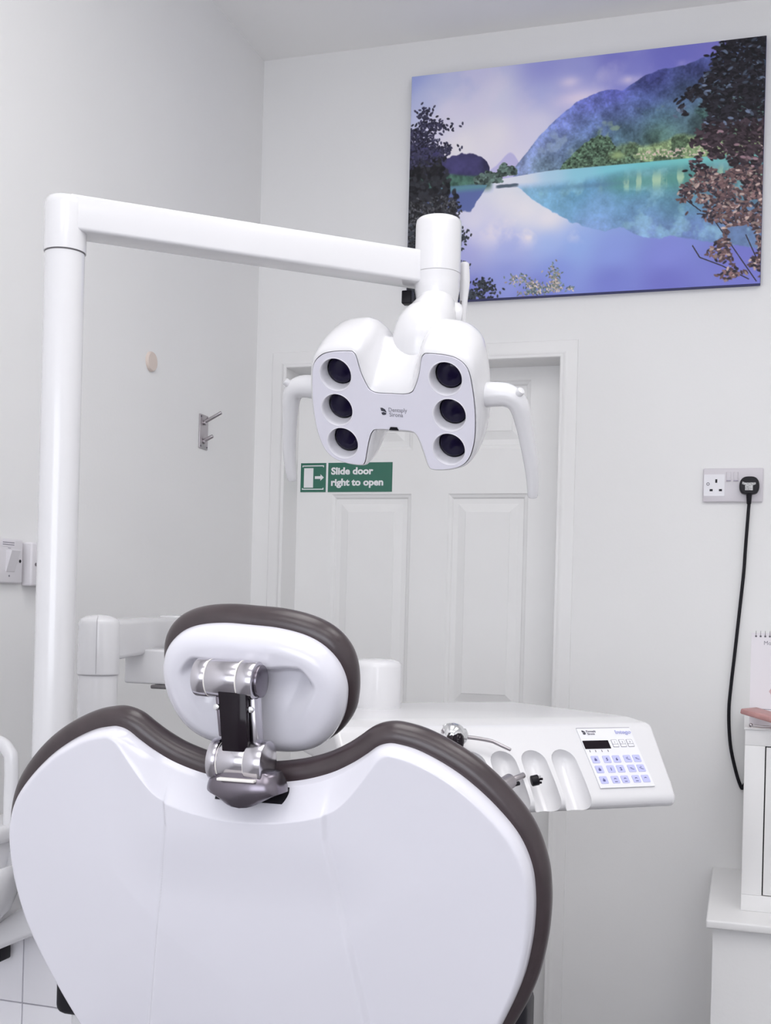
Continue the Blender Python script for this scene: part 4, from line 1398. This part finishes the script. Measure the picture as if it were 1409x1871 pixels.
# ------------------------------------------------------------------ small cabinet on the ledge with calendar and board
CXA, CYA = .009, 2.625
cb = thing('wall_cabinet', 'small white cabinet with inset door standing on the ledge', 'cabinet', (.23, 2.83, LZ))
CT = 1.060
box('cabinet_body', (CXA + .003, CYA + .018, LZ), (.445, 3.035, CT - .004), 'trim', cb, bevel=.002)
box('face_stile', (CXA, CYA, LZ + .035), (CXA + .0425, CYA + .02, CT - .040), 'trim', cb, bevel=.0015)
box('face_stile', (.405, CYA, LZ + .035), (.448, CYA + .02, CT - .040), 'trim', cb, bevel=.0015)
box('face_rail', (CXA, CYA, LZ), (.448, CYA + .02, LZ + .0350), 'trim', cb, bevel=.0015)
box('face_rail', (CXA, CYA, CT - .040), (.448, CYA + .02, CT - .004), 'trim', cb, bevel=.0015)
box('door_gap', (CXA + .0423, CYA + .012, LZ + .0347), (.4055, CYA + .0195, CT - .0397), 'black', cb)
box('cabinet_door', (CXA + .0450, CYA + .0005, LZ + .0372), (.4028, CYA + .017, CT - .0425), 'trim', cb, bevel=.001)
box('cabinet_top', (CXA - .002, CYA - .004, CT - .006), (.452, 3.04, CT), 'trim', cb, bevel=.002)

cal = thing('desk_calendar', 'white spiral bound calendar standing on the small cabinet', 'calendar', (.10, 2.70, CT))
tl = R_(6)
CMx = Matrix.Translation((.0175, 2.690, CT)) @ Matrix.Rotation(-tl, 4, 'X') @ FR
box('calendar_sheet', (0, 0, 0), (.150, .205, .002), 'paper', cal, mtx=CMx)
box('calendar_backing', (0, 0, -.0035), (.150, .202, -.0005), 'sign_white', cal, mtx=CMx)
box('calendar_stand', (.01, 0, -.004), (.14, .20, -.001), 'sign_white', cal, mtx=Matrix.Translation((.0175, 2.735, CT)) @ Matrix.Rotation(tl, 4, 'X') @ FR)
for k in range(14):
    x = .010 + k * .0098
    box('punched_hole', (x - .0019, .1955, .0018), (x + .0019, .1990, .0023), 'ink', cal, mtx=CMx)
    tube('spiral_ring', [(x, .1972, .0024), (x, .2035, .0058), (x, .2090, .0010), (x, .2035, -.0055), (x, .1970, -.0048)], .0007, 'steel', cal, n=6, per=3, mtx=CMx)
text('calendar_title', 'Mod', .0125, 'ink_grey', cal, CMx @ Matrix.Translation((.0265, .1785, .0022)))
poly('calendar_picture', [(.040, .075), (.055, .100), (.10, .110), (.14, .100), (.14, .040), (.06, .045)], .0003, 'blush', cal, CMx @ Matrix.Translation((0, 0, .0020)))
box('calendar_footer', (.003, .0345, .0019), (.052, .0357, .0023), 'ink_grey', cal, mtx=CMx)

# pink wooden board propped on the cabinet, with a metal pin under it
q0, q1 = Vector((-.0035, 2.622, 1.0885)), Vector((.115, 2.560, 1.0625))
dv = (q1 - q0).normalized()
up_ = Vector((0, 0, 1))
nv = dv.cross(up_).normalized()
if nv.y > 0:
    nv = -nv
uv_ = nv.cross(dv).normalized()
if uv_.z < 0:
    uv_ = -uv_
PB = frame_mtx(q0, dv, -nv, uv_)
bm = bmesh.new()
bm_box(bm, (.065, .035, .0060), (.13, .07, .0120))
bmesh.ops.bevel(bm, geom=bm.edges[:], offset=.003, segments=2, profile=.5, affect='EDGES')
pk = bobj('wooden_board', bm, 'pink', None, PB, 40)
tag(pk, 'pink wooden board lying on the small cabinet below the calendar', 'board')
pn = thing('metal_pin', 'thin silver pin with round head in front of the cabinet top', 'pin', (.03, 2.615, 1.062))
lathe('pin_head', [(0, -.004), (.0030, -.0035), (.0046, -.001), (.0046, .001), (.0030, .0035), (0, .004)], 'steel', pn, Matrix.Translation((.0205, 2.612, 1.0655)) @ Matrix.Rotation(R_(80), 4, 'Y'), n=20, smooth=60)
tube('pin_shaft', [(.021, 2.612, 1.0655), (.040, 2.611, 1.0640), (.060, 2.609, 1.0645), (.085, 2.606, 1.0655)], .0014, 'steel', pn, n=10)
